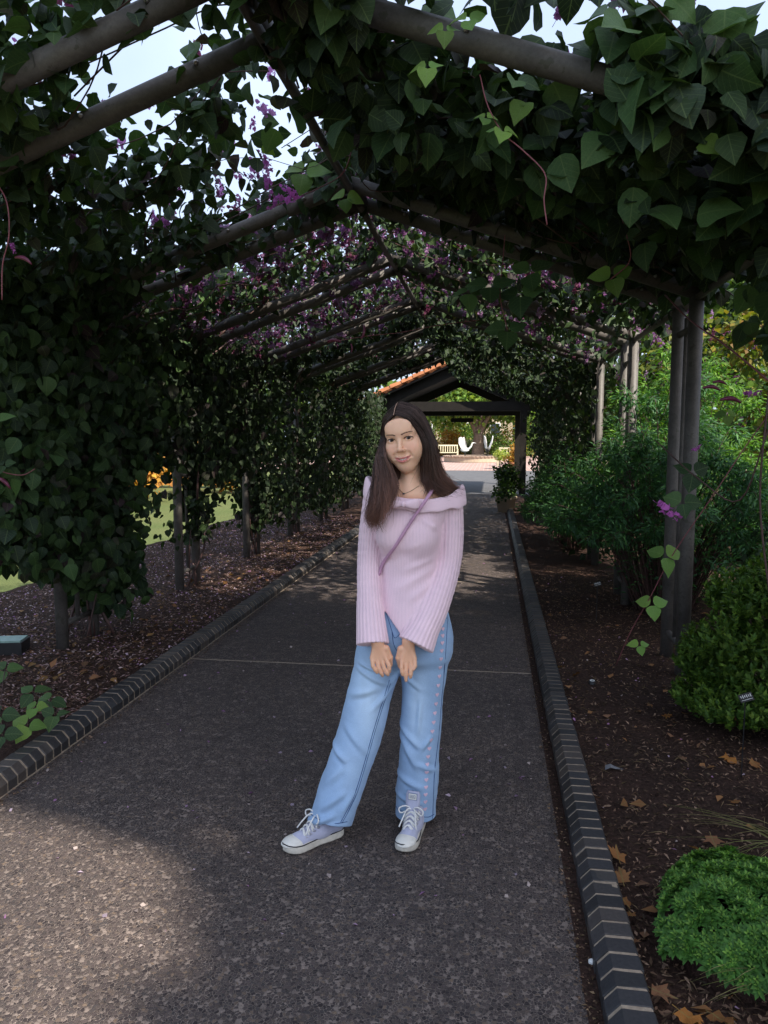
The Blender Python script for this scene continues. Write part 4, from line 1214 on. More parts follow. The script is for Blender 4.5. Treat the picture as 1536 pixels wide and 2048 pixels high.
# folded collar round the shoulders, and the bow
th = np.linspace(0, 2 * math.pi, 73)
def collar_pt(a, rr, dz):
    cx, cz = Lp(830, 978, 0.0)[0], Lp(830, 978, 0.0)[2]
    x = cx + (0.186 + rr) * math.sin(a) * 1.0
    y = 0.01 - (0.090 + rr) * math.cos(a)
    front_ = max(math.cos(a), 0)
    z = cz + 0.004 - 0.046 * front_ ** 1.3 + 0.012 * abs(math.sin(a)) ** 4 - 0.018 * math.sin(a) + dz
    x += -0.018 * front_
    return np.array([x, y, z])
prof = [(-0.018, -0.006), (-0.012, 0.010), (-0.004, 0.015), (0.003, 0.010), (0.007, -0.004), (0.010, -0.020), (0.012, -0.036), (0.007, -0.041), (-0.002, -0.036)]
mb = MB(); Vc = []
for a in th[:-1]:
    wv = 1 + 0.16 * math.sin(a * 5 + 1) + 0.08 * math.sin(a * 13)
    sc = 0.75 + 0.55 * abs(math.sin(a))
    for r_, z_ in prof: Vc.append(collar_pt(a, r_ * wv, z_ * sc * wv))
m_, n_ = 72, len(prof)
mb.add(Vc, [(i * n_ + j, ((i + 1) % m_) * n_ + j, ((i + 1) % m_) * n_ + j + 1, i * n_ + j + 1) for i in range(m_) for j in range(n_ - 1)])
def knit_obj(mb, name, parent):
    me = mb.mesh(name, M['knit'], True)
    a = me.attributes.new('Col', 'FLOAT_COLOR', 'POINT'); a.data.foreach_set('color', np.ones(len(me.vertices) * 4, np.float32))
    return link(name, me, parent)
collar = knit_obj(mb, 'collar', sweater)
sub = collar.modifiers.new('soft', 'SUBSURF'); sub.levels = sub.render_levels = 1
mb = MB()
bc = Lp(806, 1008, -0.112)
for sg in (-1, 1):
    Vb, nb_ = [], 10
    for i in range(7):
        u = i / 6; h = 0.007 + 0.013 * math.sin(u * 2.2); dpt = 0.006 + 0.006 * math.sin(u * 3)
        c0 = bc + np.array([sg * 0.062 * u, 0.012 * u * u, 0.004 * u * sg * -1 + 0.004 * u])
        for j in range(nb_):
            a = 2 * math.pi * j / nb_
            Vb.append(c0 + np.array([0, dpt * math.cos(a), h * math.sin(a) * (1 + 0.18 * math.cos(3 * a))]))
    F = [(i * nb_ + j, i * nb_ + (j + 1) % nb_, (i + 1) * nb_ + (j + 1) % nb_, (i + 1) * nb_ + j) for i in range(6) for j in range(nb_)]
    F += [tuple(range(nb_)), tuple(6 * nb_ + j for j in range(nb_))]
    mb.add(Vb, F)
mb.ball(bc + np.array([0, -0.006, 0]), (0.009, 0.008, 0.012), 12, 8)
bow = knit_obj(mb, 'bow', sweater); s2 = bow.modifiers.new('soft', 'SUBSURF'); s2.levels = s2.render_levels = 1

# ---- jeans
je = Field(grid1((-0.42, 0.2, .0034)), grid1((-0.2, 0.22, .0034)), grid1((0.03, 1.02, .0036)))
stack(je, [(768, 876, 1185, 0.02, 0.078), (748, 896, 1225, 0.025, 0.098), (726, 905, 1270, 0.025, 0.110), (718, 903, 1310, 0.022, 0.110)], 0.012)
def leg(P, rad, cutp, cutn):
    P = np.array(P); Ps = spline(P, 26); rs = np.interp(np.linspace(0, len(P) - 1, 26), np.arange(len(P)), rad)
    f2 = Field(je.x, je.y, je.z); f2.chain(Ps, rs, 0.006); f2.cut(cutp, cutn, 0.003)
    h = np.clip(0.5 + 0.5 * (je.F - f2.F) / 0.03, 0, 1)
    je.F[:] = je.F * (1 - h) + f2.F * h - 0.03 * h * (1 - h)
    return Ps, rs
LGL = leg([Lp(762, 1300, 0.02), Lp(740, 1385, 0.0), Lp(716, 1475, -0.035), Lp(689, 1560, -0.075), Lp(668, 1620, -0.10), Lp(650, 1672, -0.115)], [0.088, 0.087, 0.086, 0.083, 0.082, 0.084], Lp(658, 1646, -0.105), (-0.12, -0.40, -1.0))
LGR = leg([Lp(852, 1300, 0.03), Lp(845, 1385, 0.015), Lp(840, 1475, 0.005), Lp(835, 1560, 0.01), Lp(832, 1620, 0.02), Lp(831, 1675, 0.025)], [0.096, 0.081, 0.076, 0.080, 0.080, 0.081], Lp(832, 1642, 0.02), (0.0, -0.30, -1.0))
# waist cut, hidden by the sweater
je.cut((0, 0, Lp(820, 1188, 0)[2]), (0, 0, 1), 0.003)
V, Q = je.mesh(); V = relax(V, Q, 1, 0.4); N = vnormals(V, Q)
# the two legs part below the crotch
disp = 0.008 * (noise2(V[:, 0] * 9 + V[:, 2] * 5 + 3, V[:, 2] * 9 - V[:, 0] * 6) - 0.5) + 0.0025 * (noise2(V[:, 0] * 30 + V[:, 2] * 18, V[:, 2] * 26) - 0.5)
FOLD = [(722, 1330, 790, 1352, 5, .005), (716, 1342, 775, 1372, 6, .004), (700, 1395, 760, 1375, 8, .005), (798, 1345, 770, 1372, 5, .004), (795, 1350, 845, 1385, 6, .004), (790, 1362, 735, 1420, 7, .004),
        (665, 1490, 695, 1512, 7, .006), (690, 1450, 735, 1500, 8, .004), (655, 1555, 690, 1520, 8, .005), (640, 1600, 700, 1560, 8, .005), (625, 1625, 680, 1600, 7, .005), (690, 1600, 715, 1560, 8, .004),
        (800, 1460, 840, 1500, 7, .005), (800, 1480, 835, 1545, 8, .005), (845, 1500, 865, 1470, 6, .004), (792, 1560, 850, 1580, 8, .004), (795, 1600, 850, 1612, 7, .005), (870, 1540, 830, 1520, 7, .004), (838, 1400, 832, 1470, 6, .004)]
for (x0, y0, x1, y1, w, a) in FOLD:
    X0, X1 = Lp(x0, y0, -0.06), Lp(x1, y1, -0.06); dv = (X1 - X0)[[0, 2]]; L2 = dv @ dv
    q = V[:, [0, 2]] - X0[[0, 2]]; tt = np.clip(q @ dv / L2, 0, 1); dq = q - tt[:, None] * dv
    sd = (dq @ np.array([-dv[1], dv[0]]) / math.sqrt(L2)) / (w * PXM); dd = np.linalg.norm(dq, axis=1) / (w * PXM)
    disp += np.where(V[:, 1] < 0.03, 1, 0) * a * np.exp(-dd ** 2) * (0.5 + sd) * np.sin(math.pi * np.clip(tt * 0.9 + 0.1, 0, 1)) * 3.0
V = V + N * disp[:, None]
# worn pale thighs and knees, darker seams: the dye of the cloth itself
Cj = np.ones((len(V), 3))
def blobj(x, y, rx, ry):
    c = Lp(x, y, -0.08); return np.exp(-((V[:, 0] - c[0]) / (rx * PXM)) ** 2 - ((V[:, 2] - c[2]) / (ry * PXM)) ** 2) * (V[:, 1] < 0.03)
Cj += np.outer(blobj(735, 1390, 28, 80) * 0.60 + blobj(835, 1420, 20, 80) * 0.40 + blobj(700, 1520, 25, 50) * 0.15, (1.2, 0.9, 0.55))
Cj *= (1 - 0.16 * np.clip(noise2(V[:, 0] * 40, V[:, 2] * 7) - 0.4, 0, 1))[:, None]
jeans = link('jeans', npmesh('jeans', V, Q, M['denim'], True, Cj), person)
JV, JN = V, vnormals(V, Q)
def on_cloth(x, y, lift=0.0015, VV=None, NN=None):
    """front surface of the jeans under a pixel"""
    VV = JV if VV is None else VV; NN = JN if NN is None else NN
    w = VV[:, 1]
    fz = (PD + w)
    px_ = VV[:, 0] + PX0
    b_ = VV[:, 2] - CAMH
    F_ = fz * math.cos(PITCH) - b_ * math.sin(PITCH); U_ = fz * math.sin(PITCH) + b_ * math.cos(PITCH)
    sx, sy = 768 + FPX * px_ / F_, 1024 - FPX * U_ / F_
    d2 = (sx - x) ** 2 + (sy - y) ** 2
    c = np.where(d2 < 25)[0]
    if len(c) == 0: c = np.argsort(d2)[:6]
    i = c[VV[c, 1].argmin()]
    near = c[VV[c, 1] < VV[i, 1] + 0.03]
    ww = np.exp(-d2[near] / 9.0) + 1e-9
    p = (VV[near] * ww[:, None]).sum(0) / ww.sum(); n = unit((NN[near] * ww[:, None]).sum(0))
    return p + n * lift, n
def ribbon(P, Nn, w, name, mat, parent, lift=0.0):
    P = np.array(P); Nn = np.array(Nn); T = unit(np.gradient(P, axis=0)); S = unit(np.cross(Nn, T))
    w = np.broadcast_to(w, (len(P),))[:, None]
    Vr = np.vstack([P - S * w / 2 + Nn * lift, P + S * w / 2 + Nn * lift, P - S * w / 2 - Nn * 0.002, P + S * w / 2 - Nn * 0.002]); n = len(P)
    F = [(i, i + 1, n + i + 1, n + i) for i in range(n - 1)] + [(2 * n + i, i, i + 1, 2 * n + i + 1)[::-1] for i in range(n - 1)] + [(n + i, 3 * n + i, 3 * n + i + 1, n + i + 1)[::-1] for i in range(n - 1)]
    mb = MB(); mb.add(Vr, F); return mb.build(name, M[mat], parent, True)
def seam(pts, w, name='seam', mat='stitch', n=40):
    pts = spline(np.array([(x, y, 0) for x, y in pts]), n)
    PN = [on_cloth(x, y, 0.0012) for x, y, _ in pts]
    P = np.array([p for p, _ in PN]); P[1:-1] = (P[:-2] + P[1:-1] * 2 + P[2:]) / 4
    return ribbon(P, [q for _, q in PN], w, name, mat, jeans, 0.0006)
seam([(779, 1360), (766, 1400), (750, 1450), (733, 1510), (712, 1580), (694, 1620), (677, 1652)], 0.0016)
seam([(781, 1366), (769, 1402), (753, 1452), (736, 1512), (715, 1582), (697, 1622), (680, 1652)], 0.0010)
seam([(895, 1215), (893, 1270), (889, 1330), (883, 1400), (877, 1470), (869, 1540), (866, 1600), (865, 1640)], 0.0018)
seam([(770, 1215), (784, 1262), (790, 1276), (800, 1268)], 0.0018, n=16)
seam([(784, 1262), (788, 1290), (800, 1310)], 0.0018, n=16)
seam([(880, 1238), (893, 1236)], 0.0018, n=6)
seam([(618, 1626), (640, 1640), (668, 1647), (694, 1643)], 0.0022, 'hem_stitch', n=20)
seam([(791, 1612), (800, 1620), (850, 1634), (868, 1628)], 0.0022, 'hem_stitch', n=20)
# embroidered hearts down the outside of her left leg
hx = [(math.sin(a) ** 3 * 16, 13 * math.cos(a) - 5 * math.cos(2 * a) - 2 * math.cos(3 * a) - math.cos(4 * a)) for a in np.linspace(0, 2 * math.pi, 18, endpoint=False)]
track = spline(np.array([(886, 1244, 0), (884, 1290, 0), (879, 1345, 0), (872, 1405, 0), (864, 1465, 0), (855, 1520, 0), (852, 1570, 0), (850, 1618, 0)]), 24)
for x, y, _ in track:
    p, n = on_cloth(x, y, 0.0022)
    up = np.array([0, 0, 1.0]); up = unit(up - n * (up @ n)); rt = np.cross(up, n) * 1.0
    s = 0.00052
    Vh = [p + (rt * a + up * b) * s for a, b in hx] + [p + (rt * a + up * b) * s - n * 0.002 for a, b in hx]; k = len(hx)
    mb = MB(); mb.add(Vh, [tuple(range(k)), *[(j, (j + 1) % k, k + (j + 1) % k, k + j) for j in range(k)]]); mb.build('heart', M['heart'], jeans)

# ---- strap of the bag across the chest, bag behind the hip
SV = np.array([v.co for v in sweater.data.vertices]); SN = np.array([v.normal for v in sweater.data.vertices])
CV = np.array([v.co for v in collar.data.vertices]); CN = np.array([v.normal for v in collar.data.vertices])
CN = np.where((CN @ np.array([0, -1.0, 0.4]))[:, None] < 0, -CN, CN)
for a_, b_ in ((0.0, 0.5), (0.5, 0.5)):   # finer points between the rings of the collar
    SV = np.vstack([SV, CV, 0.5 * (CV + np.roll(CV, n_, 0))]); SN = np.vstack([SN, CN, CN])
pts = spline(np.array([(872, 966, 0), (861, 986, 0), (845, 1010, 0), (820, 1046, 0), (795, 1084, 0), (772, 1118, 0), (757, 1146, 0)]), 30)
PN = [on_cloth(x, y, 0.005, SV, SN) for x, y, _ in pts]
P = np.array([p for p, _ in PN])
for i, (x, y, _) in enumerate(pts):          # lie over the folded collar, not under it
    if y < 1034:
        q = Lp(x, y, -0.09); sn_ = np.clip((q[0] - Lp(830, 978, 0.0)[0] + 0.014) / 0.200, -0.98, 0.98)
        dep = 0.01 - 0.106 * math.sqrt(1 - sn_ * sn_) - 0.007
        if y < 990: dep += (990 - y) / 10 * 0.035
        P[i] = Lp(x, y, min(dep, P[i, 1]) if y > 990 else dep)
for _ in range(3): P[1:-1] = (P[:-2] + P[1:-1] + P[2:]) / 3
P = np.vstack([[Lp(880, 955, 0.07)], [Lp(877, 960, 0.04)], P, [Lp(748, 1165, -0.02)], [Lp(740, 1190, 0.06)]])
Nn = unit(np.vstack([[(0.2, -0.3, 1)], [(0.1, -0.8, .6)], np.array([q for _, q in PN]), [(-0.6, -0.8, 0)], [(-1, 0, 0)]]) + np.array([0, -0.3, 0]))
strap = ribbon(P, Nn, 0.0120, 'bag_strap', 'strap', person, 0.003)
mb = MB(); q = Lp(733, 1215, 0.11); mb.box(q, (0.06, 0.10, 0.11)); bag = mb.build('shoulder_bag', M['strap'], person)
bv = bag.modifiers.new('round', 'BEVEL'); bv.width = 0.02; bv.segments = 3
# ---- necklace
BV = np.array([v.co for v in body_o.data.vertices]); BN = np.array([v.normal for v in body_o.data.vertices])
pts = spline(np.array([(838, 972, 0), (830, 977, 0), (820, 983, 0), (808, 987, 0), (799, 979, 0), (795, 970, 0)]), 18)
P = np.array([on_cloth(x, y, 0.0012, BV, BN)[0] for x, y, _ in pts])
mb = MB(); mb.tube(P, 0.0011, 6); nk = mb.build('necklace', M['gold'], person, True)
mb = MB(); mb.ball(on_cloth(808, 987.5, 0.003, BV, BN)[0], (0.005, 0.003, 0.0035), 10, 6); mb.build('pendant', M['bronze'], nk, True)
# ---- hair: a soft mass under many strands
hf = Field(grid1((-0.20, 0.26, .0032)), grid1((-0.20, 0.14, .0032)), grid1((1.12, 1.68, .0032)))
hf.ell(Hd(0, 0.024, 0.042), (0.077, 0.093, 0.086), 0.01, Rm=Rh)
hf.ell(Hd(0, 0.045, -0.03), (0.074, 0.068, 0.10), 0.03, Rm=Rh)
hf.chain([Hd(-0.062, -0.024, 0.045), Hd(-0.070, -0.02, -0.01), Lp(765, 925, -0.045), Lp(765, 965, -0.068), Lp(758, 1010, -0.098), Lp(752, 1040, -0.112)], [0.012, 0.012, 0.016, 0.022, 0.022, 0.012], 0.02)
hf.chain([Lp(776, 935, -0.03), Lp(781, 965, -0.07), Lp(772, 995, -0.10)], [0.02, 0.022, 0.018], 0.02)
hf.chain([Hd(0.060, -0.024, 0.05), Hd(0.073, -0.012, 0.0), Lp(858, 915, -0.02), Lp(868, 950, -0.01), Lp(876, 972, 0.02)], [0.012, 0.013, 0.016, 0.022, 0.018], 0.03)
hf.chain([Hd(-0.045, 0.02, -0.05), Lp(786, 950, 0.0), Lp(783, 975, -0.03)], [0.03, 0.03, 0.02], 0.02)
hf.chain([Lp(848, 930, 0.0), Lp(853, 960, -0.03), Lp(868, 985, -0.035)], [0.02, 0.018, 0.008], 0.015)
hf.chain([Lp(880, 960, 0.0), Lp(905, 978, 0.01), Lp(925, 985, 0.03)], [0.024, 0.014, 0.006], 0.015)
# the face stays free
hf.ell(Hd(0.0, -0.075, -0.035), (0.0665, 0.075, 0.125), 0.008, 'sub', Rm=Rh)
hf.ell(Hd(-0.004, -0.098, 0.052), (0.055, 0.05, 0.034), 0.014, 'sub', Rm=Rh)
hf.cap(Hd(-0.012, -0.085, 0.085), Hd(-0.006, -0.01, 0.136), 0.0030, 0.0022, 0.002, 'sub')
V, Q = hf.mesh(); V = relax(V, Q, 1, 0.4)
HZ0, HZ1 = Lp(800, 1060, -0.1)[2], Lp(800, 880, -0.1)[2]
def haircol(P):
    u = np.clip((HZ1 - P[..., 2]) / (HZ1 - HZ0), 0, 1)[..., None]
    return np.array([0.046, 0.029, 0.025]) * (1 - u) + np.array([0.165, 0.072, 0.046]) * u
M['scalp'] = simple('scalp', (0.45, 0.29, 0.22), 0.6, 0.3, var=0.1)
hair = link('hair', npmesh('hair', V, Q, M['hair'], True, haircol(V) * 0.5), person)  # mass coloured darker than the strands so the grooves look shaded
mb = MB(); mb.tube(spline(np.array([Hd(-0.009, -0.084, 0.090), Hd(-0.007, -0.060, 0.111), Hd(-0.005, -0.035, 0.1265), Hd(-0.004, -0.012, 0.1335)]), 10), [0.0016] * 7 + [0.0012, 0.0008, 0.0004], 6); mb.build('hair_parting', M['scalp'], hair, True)
# strands follow guide curves
def guides(rows): return [spline(np.array(r), 22) for r in rows]
GL = guides([
    [Hd(-0.014, -0.080, 0.088), Hd(-0.045, -0.078, 0.062), Hd(-0.066, -0.052, 0.012), Lp(768, 908, -0.085), Lp(783, 945, -0.08), Lp(789, 975, -0.10), Lp(777, 1005, -0.125), Lp(770, 1035, -0.130)],
    [Hd(-0.012, -0.060, 0.105), Hd(-0.060, -0.050, 0.070), Hd(-0.082, -0.028, 0.008), Lp(759, 915, -0.075), Lp(763, 955, -0.10), Lp(764, 1000, -0.128), Lp(757, 1035, -0.137), Lp(752, 1062, -0.13)],
    [Hd(-0.010, -0.030, 0.124), Hd(-0.066, -0.020, 0.085), Hd(-0.088, -0.004, 0.005), Lp(755, 920, -0.05), Lp(752, 960, -0.075), Lp(745, 1005, -0.110), Lp(739, 1035, -0.118), Lp(747, 1060, -0.115)],
    [Hd(-0.008, 0.010, 0.133), Hd(-0.064, 0.022, 0.092), Hd(-0.086, 0.035, 0.005), Lp(757, 925, 0.0), Lp(753, 970, -0.04), Lp(747, 1010, -0.09), Lp(742, 1030, -0.10), Lp(746, 1050, -0.10)],
])
GR = guides([
    [Hd(-0.004, -0.080, 0.089), Hd(0.035, -0.082, 0.070), Hd(0.063, -0.055, 0.022), Hd(0.073, -0.040, -0.03), Lp(848, 930, -0.06), Lp(850, 960, -0.06), Lp(853, 985, -0.09), Lp(846, 1003, -0.105)],
    [Hd(-0.002, -0.055, 0.110), Hd(0.052, -0.058, 0.082), Hd(0.083, -0.030, 0.012), Hd(0.092, -0.025, -0.04), Lp(862, 935, -0.055), Lp(868, 962, -0.05), Lp(886, 982, -0.05), Lp(912, 984, -0.04)],
    [Hd(0.0, -0.020, 0.129), Hd(0.062, -0.018, 0.094), Hd(0.090, -0.004, 0.008), Hd(0.096, 0.0, -0.05), Lp(874, 932, -0.03), Lp(886, 958, -0.02), Lp(906, 974, -0.02), Lp(930, 979, -0.01)],
    [Hd(0.0, 0.020, 0.134), Hd(0.062, 0.028, 0.094), Hd(0.090, 0.038, 0.0), Hd(0.100, 0.03, -0.06), Lp(872, 930, 0.02), Lp(884, 956, 0.02), Lp(900, 976, 0.02), Lp(918, 992, 0.04)],
])
def strands(G, n, seed):
    r = np.random.default_rng(seed); Vs, Fs, Cs, c = [], [], [], 0
    th = np.arange(3) * 2 * math.pi / 3; lock = r.uniform(0.5, 1.9, 40); lofs = r.normal(0, 0.011, (40, 3)); llen = r.uniform(0.0, 0.16, 40)
    for i in range(n):
        f = r.beta(0.9, 0.9) * (len(G) - 1); a = min(int(f), len(G) - 2); u = f - a
        P = G[a] * (1 - u) + G[a + 1] * u
        L = len(P); s = np.linspace(0, 1, L)[:, None]
        ofs = lofs[int(f * 9)] * s ** 1.5 + r.normal(0, 0.0035, 3) * (0.25 + s) + r.normal(0, 0.007, 3) * s ** 2
        wav = np.sin(s * (8 + 4 * r.random()) + int(f * 9) * 1.9 + r.random() * 0.9) * s ** 1.4 * 0.024
        P = P + ofs + wav * (np.array([0.7, -0.4, 0.0]) + r.normal(0, 0.35, 3))
        cut = int(L * (1 - llen[int(f * 9)] - 0.14 * r.random() ** 2.0)); P = P[:cut]
        if r.random() < 0.02: P = P + np.array([1, 0, 0]) * s[:cut] ** 3 * r.normal(0, 0.03)
        T = unit(np.gradient(P, axis=0)); A = unit(np.cross(T, [0.1, 1, 0.2])); B = np.cross(T, A)
        k = len(P); rad = 0.00095 * r.uniform(0.6, 1.3) * np.clip(np.sin(np.linspace(0.35, math.pi - 0.03, k)), 0.12, 1) ** 0.6
        ring = P[:, None] + rad[:, None, None] * (np.cos(th)[None, :, None] * A[:, None] + np.sin(th)[None, :, None] * B[:, None])
        Vs.append(ring.reshape(-1, 3)); Cs.append(np.repeat(haircol(P) * r.uniform(0.7, 1.4) * lock[int(f * 9)], 3, 0))
        I = np.arange(k * 3).reshape(k, 3) + c
        Fs.append(np.stack([I[:-1], np.roll(I, -1, 1)[:-1], np.roll(I, -1, 1)[1:], I[1:]], -1).reshape(-1, 4)); c += k * 3
    return np.vstack(Vs), np.vstack(Fs), np.vstack(Cs)
for G, n, sd in ((GL, 1900, 1), (GR, 2100, 2)):
    V, Q, C = strands(G, n, sd)
    tag(link('hair_strands', npmesh('hair_strands', V, Q, M['hair'], True, C), hair), kind='stuff')

# ---- canvas shoes
def outline(u):
    """half widths of the sole, inner and outer, u from heel to toe"""
    xs = [0, .03, .1, .25, .45, .62, .76, .88, .96, 1.0]
    wi = [0, .017, .028, .031, .029, .036, .041, .036, .022, 0]
    wo = [0, .017, .029, .033, .036, .043, .045, .036, .022, 0]
    return np.interp(u, xs, wi), np.interp(u, xs, wo)
def shoe(label, toe_px, heel_px, flip, tongue_up):
    toe, heel = on_ground(*toe_px), on_ground(*heel_px)
    d = toe - heel; Ls = 0.262
    yaw = math.atan2(d[1], d[0]) - YAW
    Wm = lambda p: np.array([(p[0] - ploc[0]) * math.cos(YAW) + (p[1] - ploc[1]) * math.sin(YAW), -(p[0] - ploc[0]) * math.sin(YAW) + (p[1] - ploc[1]) * math.cos(YAW), p[2] - ploc[2]])
    tl = Wm(toe); cs, sn = math.cos(yaw), math.sin(yaw)
    sh = bpy.data.objects.new('shoe', None); COL.objects.link(sh); sh.parent = person
    sh.location = (tl[0] - cs * Ls, tl[1] - sn * Ls, 0.0); sh.rotation_euler = (0, 0, yaw)
    sh['label'] = label
    us = np.concatenate([np.linspace(0, .06, 6), np.linspace(.1, .86, 20), np.linspace(.9, 1, 9)])
    def ring(sc, z, lift=True):
        P = []
        for u in us: wi, wo = outline(u); P.append(((u - .5) * sc + .5, (wo if flip else wi) * sc, u))
        for u in us[::-1][1:-1]: wi, wo = outline(u); P.append(((u - .5) * sc + .5, -(wi if flip else wo) * sc, u))
        return [np.array([a * Ls, b, z + (0.010 * max(0, (u - .78) / .22) ** 2 if lift else 0)]) for a, b, u in P]
    n = len(ring(1, 0))
    def loft(rings, name, mat, cap0=True, cap1=True, attr=False):
        mb = MB(); F = [(i * n + j, i * n + (j + 1) % n, (i + 1) * n + (j + 1) % n, (i + 1) * n + j) for i in range(len(rings) - 1) for j in range(n)]
        if cap0: F.append(tuple(range(n - 1, -1, -1)))
        if cap1: F.append(tuple((len(rings) - 1) * n + j for j in range(n)))
        mb.add(np.vstack(rings), F); me = mb.mesh(name, M[mat], True)
        if attr:
            a = me.attributes.new('Col', 'FLOAT_COLOR', 'POINT'); a.data.foreach_set('color', np.ones(len(me.vertices) * 4, np.float32))
        return link(name, me, sh)
    loft([ring(.985, 0.002), ring(1.0, 0.006), ring(1.005, 0.024), ring(.985, 0.031)], 'sole', 'rubber')
    # upper: implicit form
    f = Field(grid1((-.02, .29, .0032)), grid1((-.07, .07, .0032)), grid1((.012, .20, .0032)))
    cx = lambda u: u * Ls
    f.cap((cx(.14), 0, .05), (cx(.40), 0, .048), .033, .035, .02); f.cap((cx(.40), 0, .045), (cx(.72), 0.004 * (1 if flip else -1), .030), .036, .030, .02)
    f.ell((cx(.80), 0.003 * (1 if flip else -1), .026), (.050, .039, .026), .015)
    f.chain([(cx(.12), 0, .06), (cx(.17), 0, .10), (cx(.18), 0, .125)], [.030, .032, .033], .02)
    f.chain([(cx(.55), 0, .058), (cx(.36), 0, .078), (cx(.24), 0, .10)], [.018, .026, .030], .02)
    f.cut((0, 0, .026), (0, 0, -1), .002)
    V, Q = f.mesh(); V = relax(V, Q, 1, .4)
    up_ = link('upper', npmesh('upper', V, Q, M['canvas'], True, np.ones((len(V), 3))), sh)
    # toe cap and its black line
    capf = Field(grid1((.17, .28, .003)), grid1((-.07, .07, .003)), grid1((.012, .08, .003)))
    capf.ell((cx(.815), 0.003 * (1 if flip else -1), .027), (.052, .0405, .0275), .012)
    capf.cut((0, 0, .028), (0, 0, -1), .002); capf.cut((cx(.755), 0, .05), (-1, 0, 0.35), .003)
    V, Q = capf.mesh(); link('toe_cap', npmesh('toe_cap', relax(V, Q, 1, .4), Q, M['toe_rubber'], True), sh)
    mb = MB(); rg = ring(1.001, 0.0305); rg = np.array(rg + rg[:1]); mb.tube(rg, 0.0020, 5, False); mb.build('black_line', M['black_line'], sh, True)
    # tongue
    tu = tongue_up
    P = [(cx(.66), 0, .058), (cx(.52), 0, .084), (cx(.37 + .09 * tu), 0, .108 + .008 * tu), (cx(.30 + .13 * tu), 0, .108 + .040 * tu), (cx(.27 + .14 * tu), 0, .108 + .066 * tu)]
    P = spline(np.array(P), 14); mb = MB(); Vt = []
    for i, p in enumerate(P):
        w = .016 + .012 * min(1, i / 8)
        T = unit(np.gradient(P, axis=0)[i]); nn = np.array([-T[2], 0, T[0]]); nn = nn if nn[0] > 0 or nn[2] > 0 else -nn
        rd = 1.0 if i < 12 else (.93 if i == 12 else .78)
        for dy in (-1, -.6, 0, .6, 1): Vt.append(p + np.array([0, dy * w * rd, 0]) + nn * (0.004 * (1 - dy * dy)))
        for dy in (1, .6, 0, -.6, -1): Vt.append(p + np.array([0, dy * w * rd, 0]) + nn * (0.004 * (1 - dy * dy) - 0.006))
    m_ = len(P)
    mb.add(Vt, [(i * 10 + j, i * 10 + (j + 1) % 10, (i + 1) * 10 + (j + 1) % 10, (i + 1) * 10 + j) for i in range(m_ - 1) for j in range(10)] + [tuple(range(9, -1, -1)), tuple((m_ - 1) * 10 + j for j in range(10))])
    me = mb.mesh('tongue', M['canvas'], True); a = me.attributes.new('Col', 'FLOAT_COLOR', 'POINT'); a.data.foreach_set('color', np.ones(len(me.vertices) * 4, np.float32))
    tg = link('tongue', me, sh)
    if tu > 0.5:   # woven label on the tongue
        i = 11; T = unit(P[12] - P[10]); nn = np.array([-T[2], 0, T[0]]); nn = nn if nn[0] > 0 else -nn
        c = P[i] + nn * 0.0055 - T * 0.004; S = np.array([0, 1.0, 0])
        for (a, b, li, mt, nm) in ((.0175, .0125, 0, 'stitch', 'label_border'), (.0160, .0110, .0008, 'toe_rubber', 'woven_label'), (.0115, .0058, .0014, 'stitch', 'label_border'), (.0104, .0047, .002, 'toe_rubber', 'woven_label')):
            mb = MB(); q = [c + S * x * a + T * y * b + nn * (li + k) for k in (0, -.001) for x, y in ((-1, -1), (1, -1), (1, 1), (-1, 1))]
            mb.add(q, [(0, 1, 2, 3), (0, 4, 5, 1), (1, 5, 6, 2), (2, 6, 7, 3), (3, 7, 4, 0)]); mb.build(nm, M[mt], tg)
        for k in range(5):
            for hgt, dx in ((.0028, 0),):
                q0 = c + S * (-.0072 + .0036 * k) + nn * .0028
                mb = MB(); mb.tube([q0 - T * hgt, q0 + T * hgt], .0006, 5); mb.tube([q0 + T * hgt * (1 if k % 2 else -1), q0 + T * hgt * (1 if k % 2 else -1) + S * .002], .0006, 5); mb.build('letter', M['stitch'], tg)
    # laces: rows across, a bow with loops, eyelets
    for i, u in enumerate((.66, .60, .54, .48, .42)):
        z = np.interp(u, [.42, .66], [.105, .066]); w = np.interp(u, [.42, .66], [.029, .021])
        q = spline(np.array([(cx(u) + .003, -w, z - .016), (cx(u) + .006, -w * .5, z), (cx(u) + .004, 0, z + .004), (cx(u + .03), w * .5, z - .003), (cx(u + .03), w, z - .022)]), 12)
        mb = MB(); mb.tube(q, .0034, 6); mb.build('lace', M['lace'], sh, True)
        q[:, 1] *= -1; mb = MB(); mb.tube(q + np.array([0, 0, .002]), .0034, 6); mb.build('lace', M['lace'], sh, True)
        for s_ in (-1, 1):
            mb = MB(); c = np.array((cx(u) + .001, s_ * (w + .0035), z - .021)); th = np.arange(9) * 2 * math.pi / 8
            mb.tube(np.array([c + .0038 * np.array([math.cos(a), 0.25 * s_ * math.sin(a), math.sin(a)]) for a in th]), .0012, 5, False); mb.build('eyelet', M['bolt'], sh, True)
    k0 = np.array((cx(.45), 0, .108))
    for s_ in (-1, 1):
        q = spline(np.array([k0, k0 + (.012, s_ * .025, .014), k0 + (.02, s_ * .048, .004), k0 + (.022, s_ * .040, -.012), k0 + (.010, s_ * .014, -.002), k0]), 20)
        mb = MB(); mb.tube(q, .0028, 6); mb.build('lace', M['lace'], sh, True)
        q = spline(np.array([k0, k0 + (.022, s_ * .016, .004), k0 + (.050, s_ * .026, -.022), k0 + (.066, s_ * .034, -.045)]), 14)
        mb = MB(); mb.tube(q, .0028, 6); mb.build('lace', M['lace'], sh, True)
    return sh
shoe('pale lilac canvas shoe pointing to the left', (566, 1708), (668, 1672), False, 0.15)
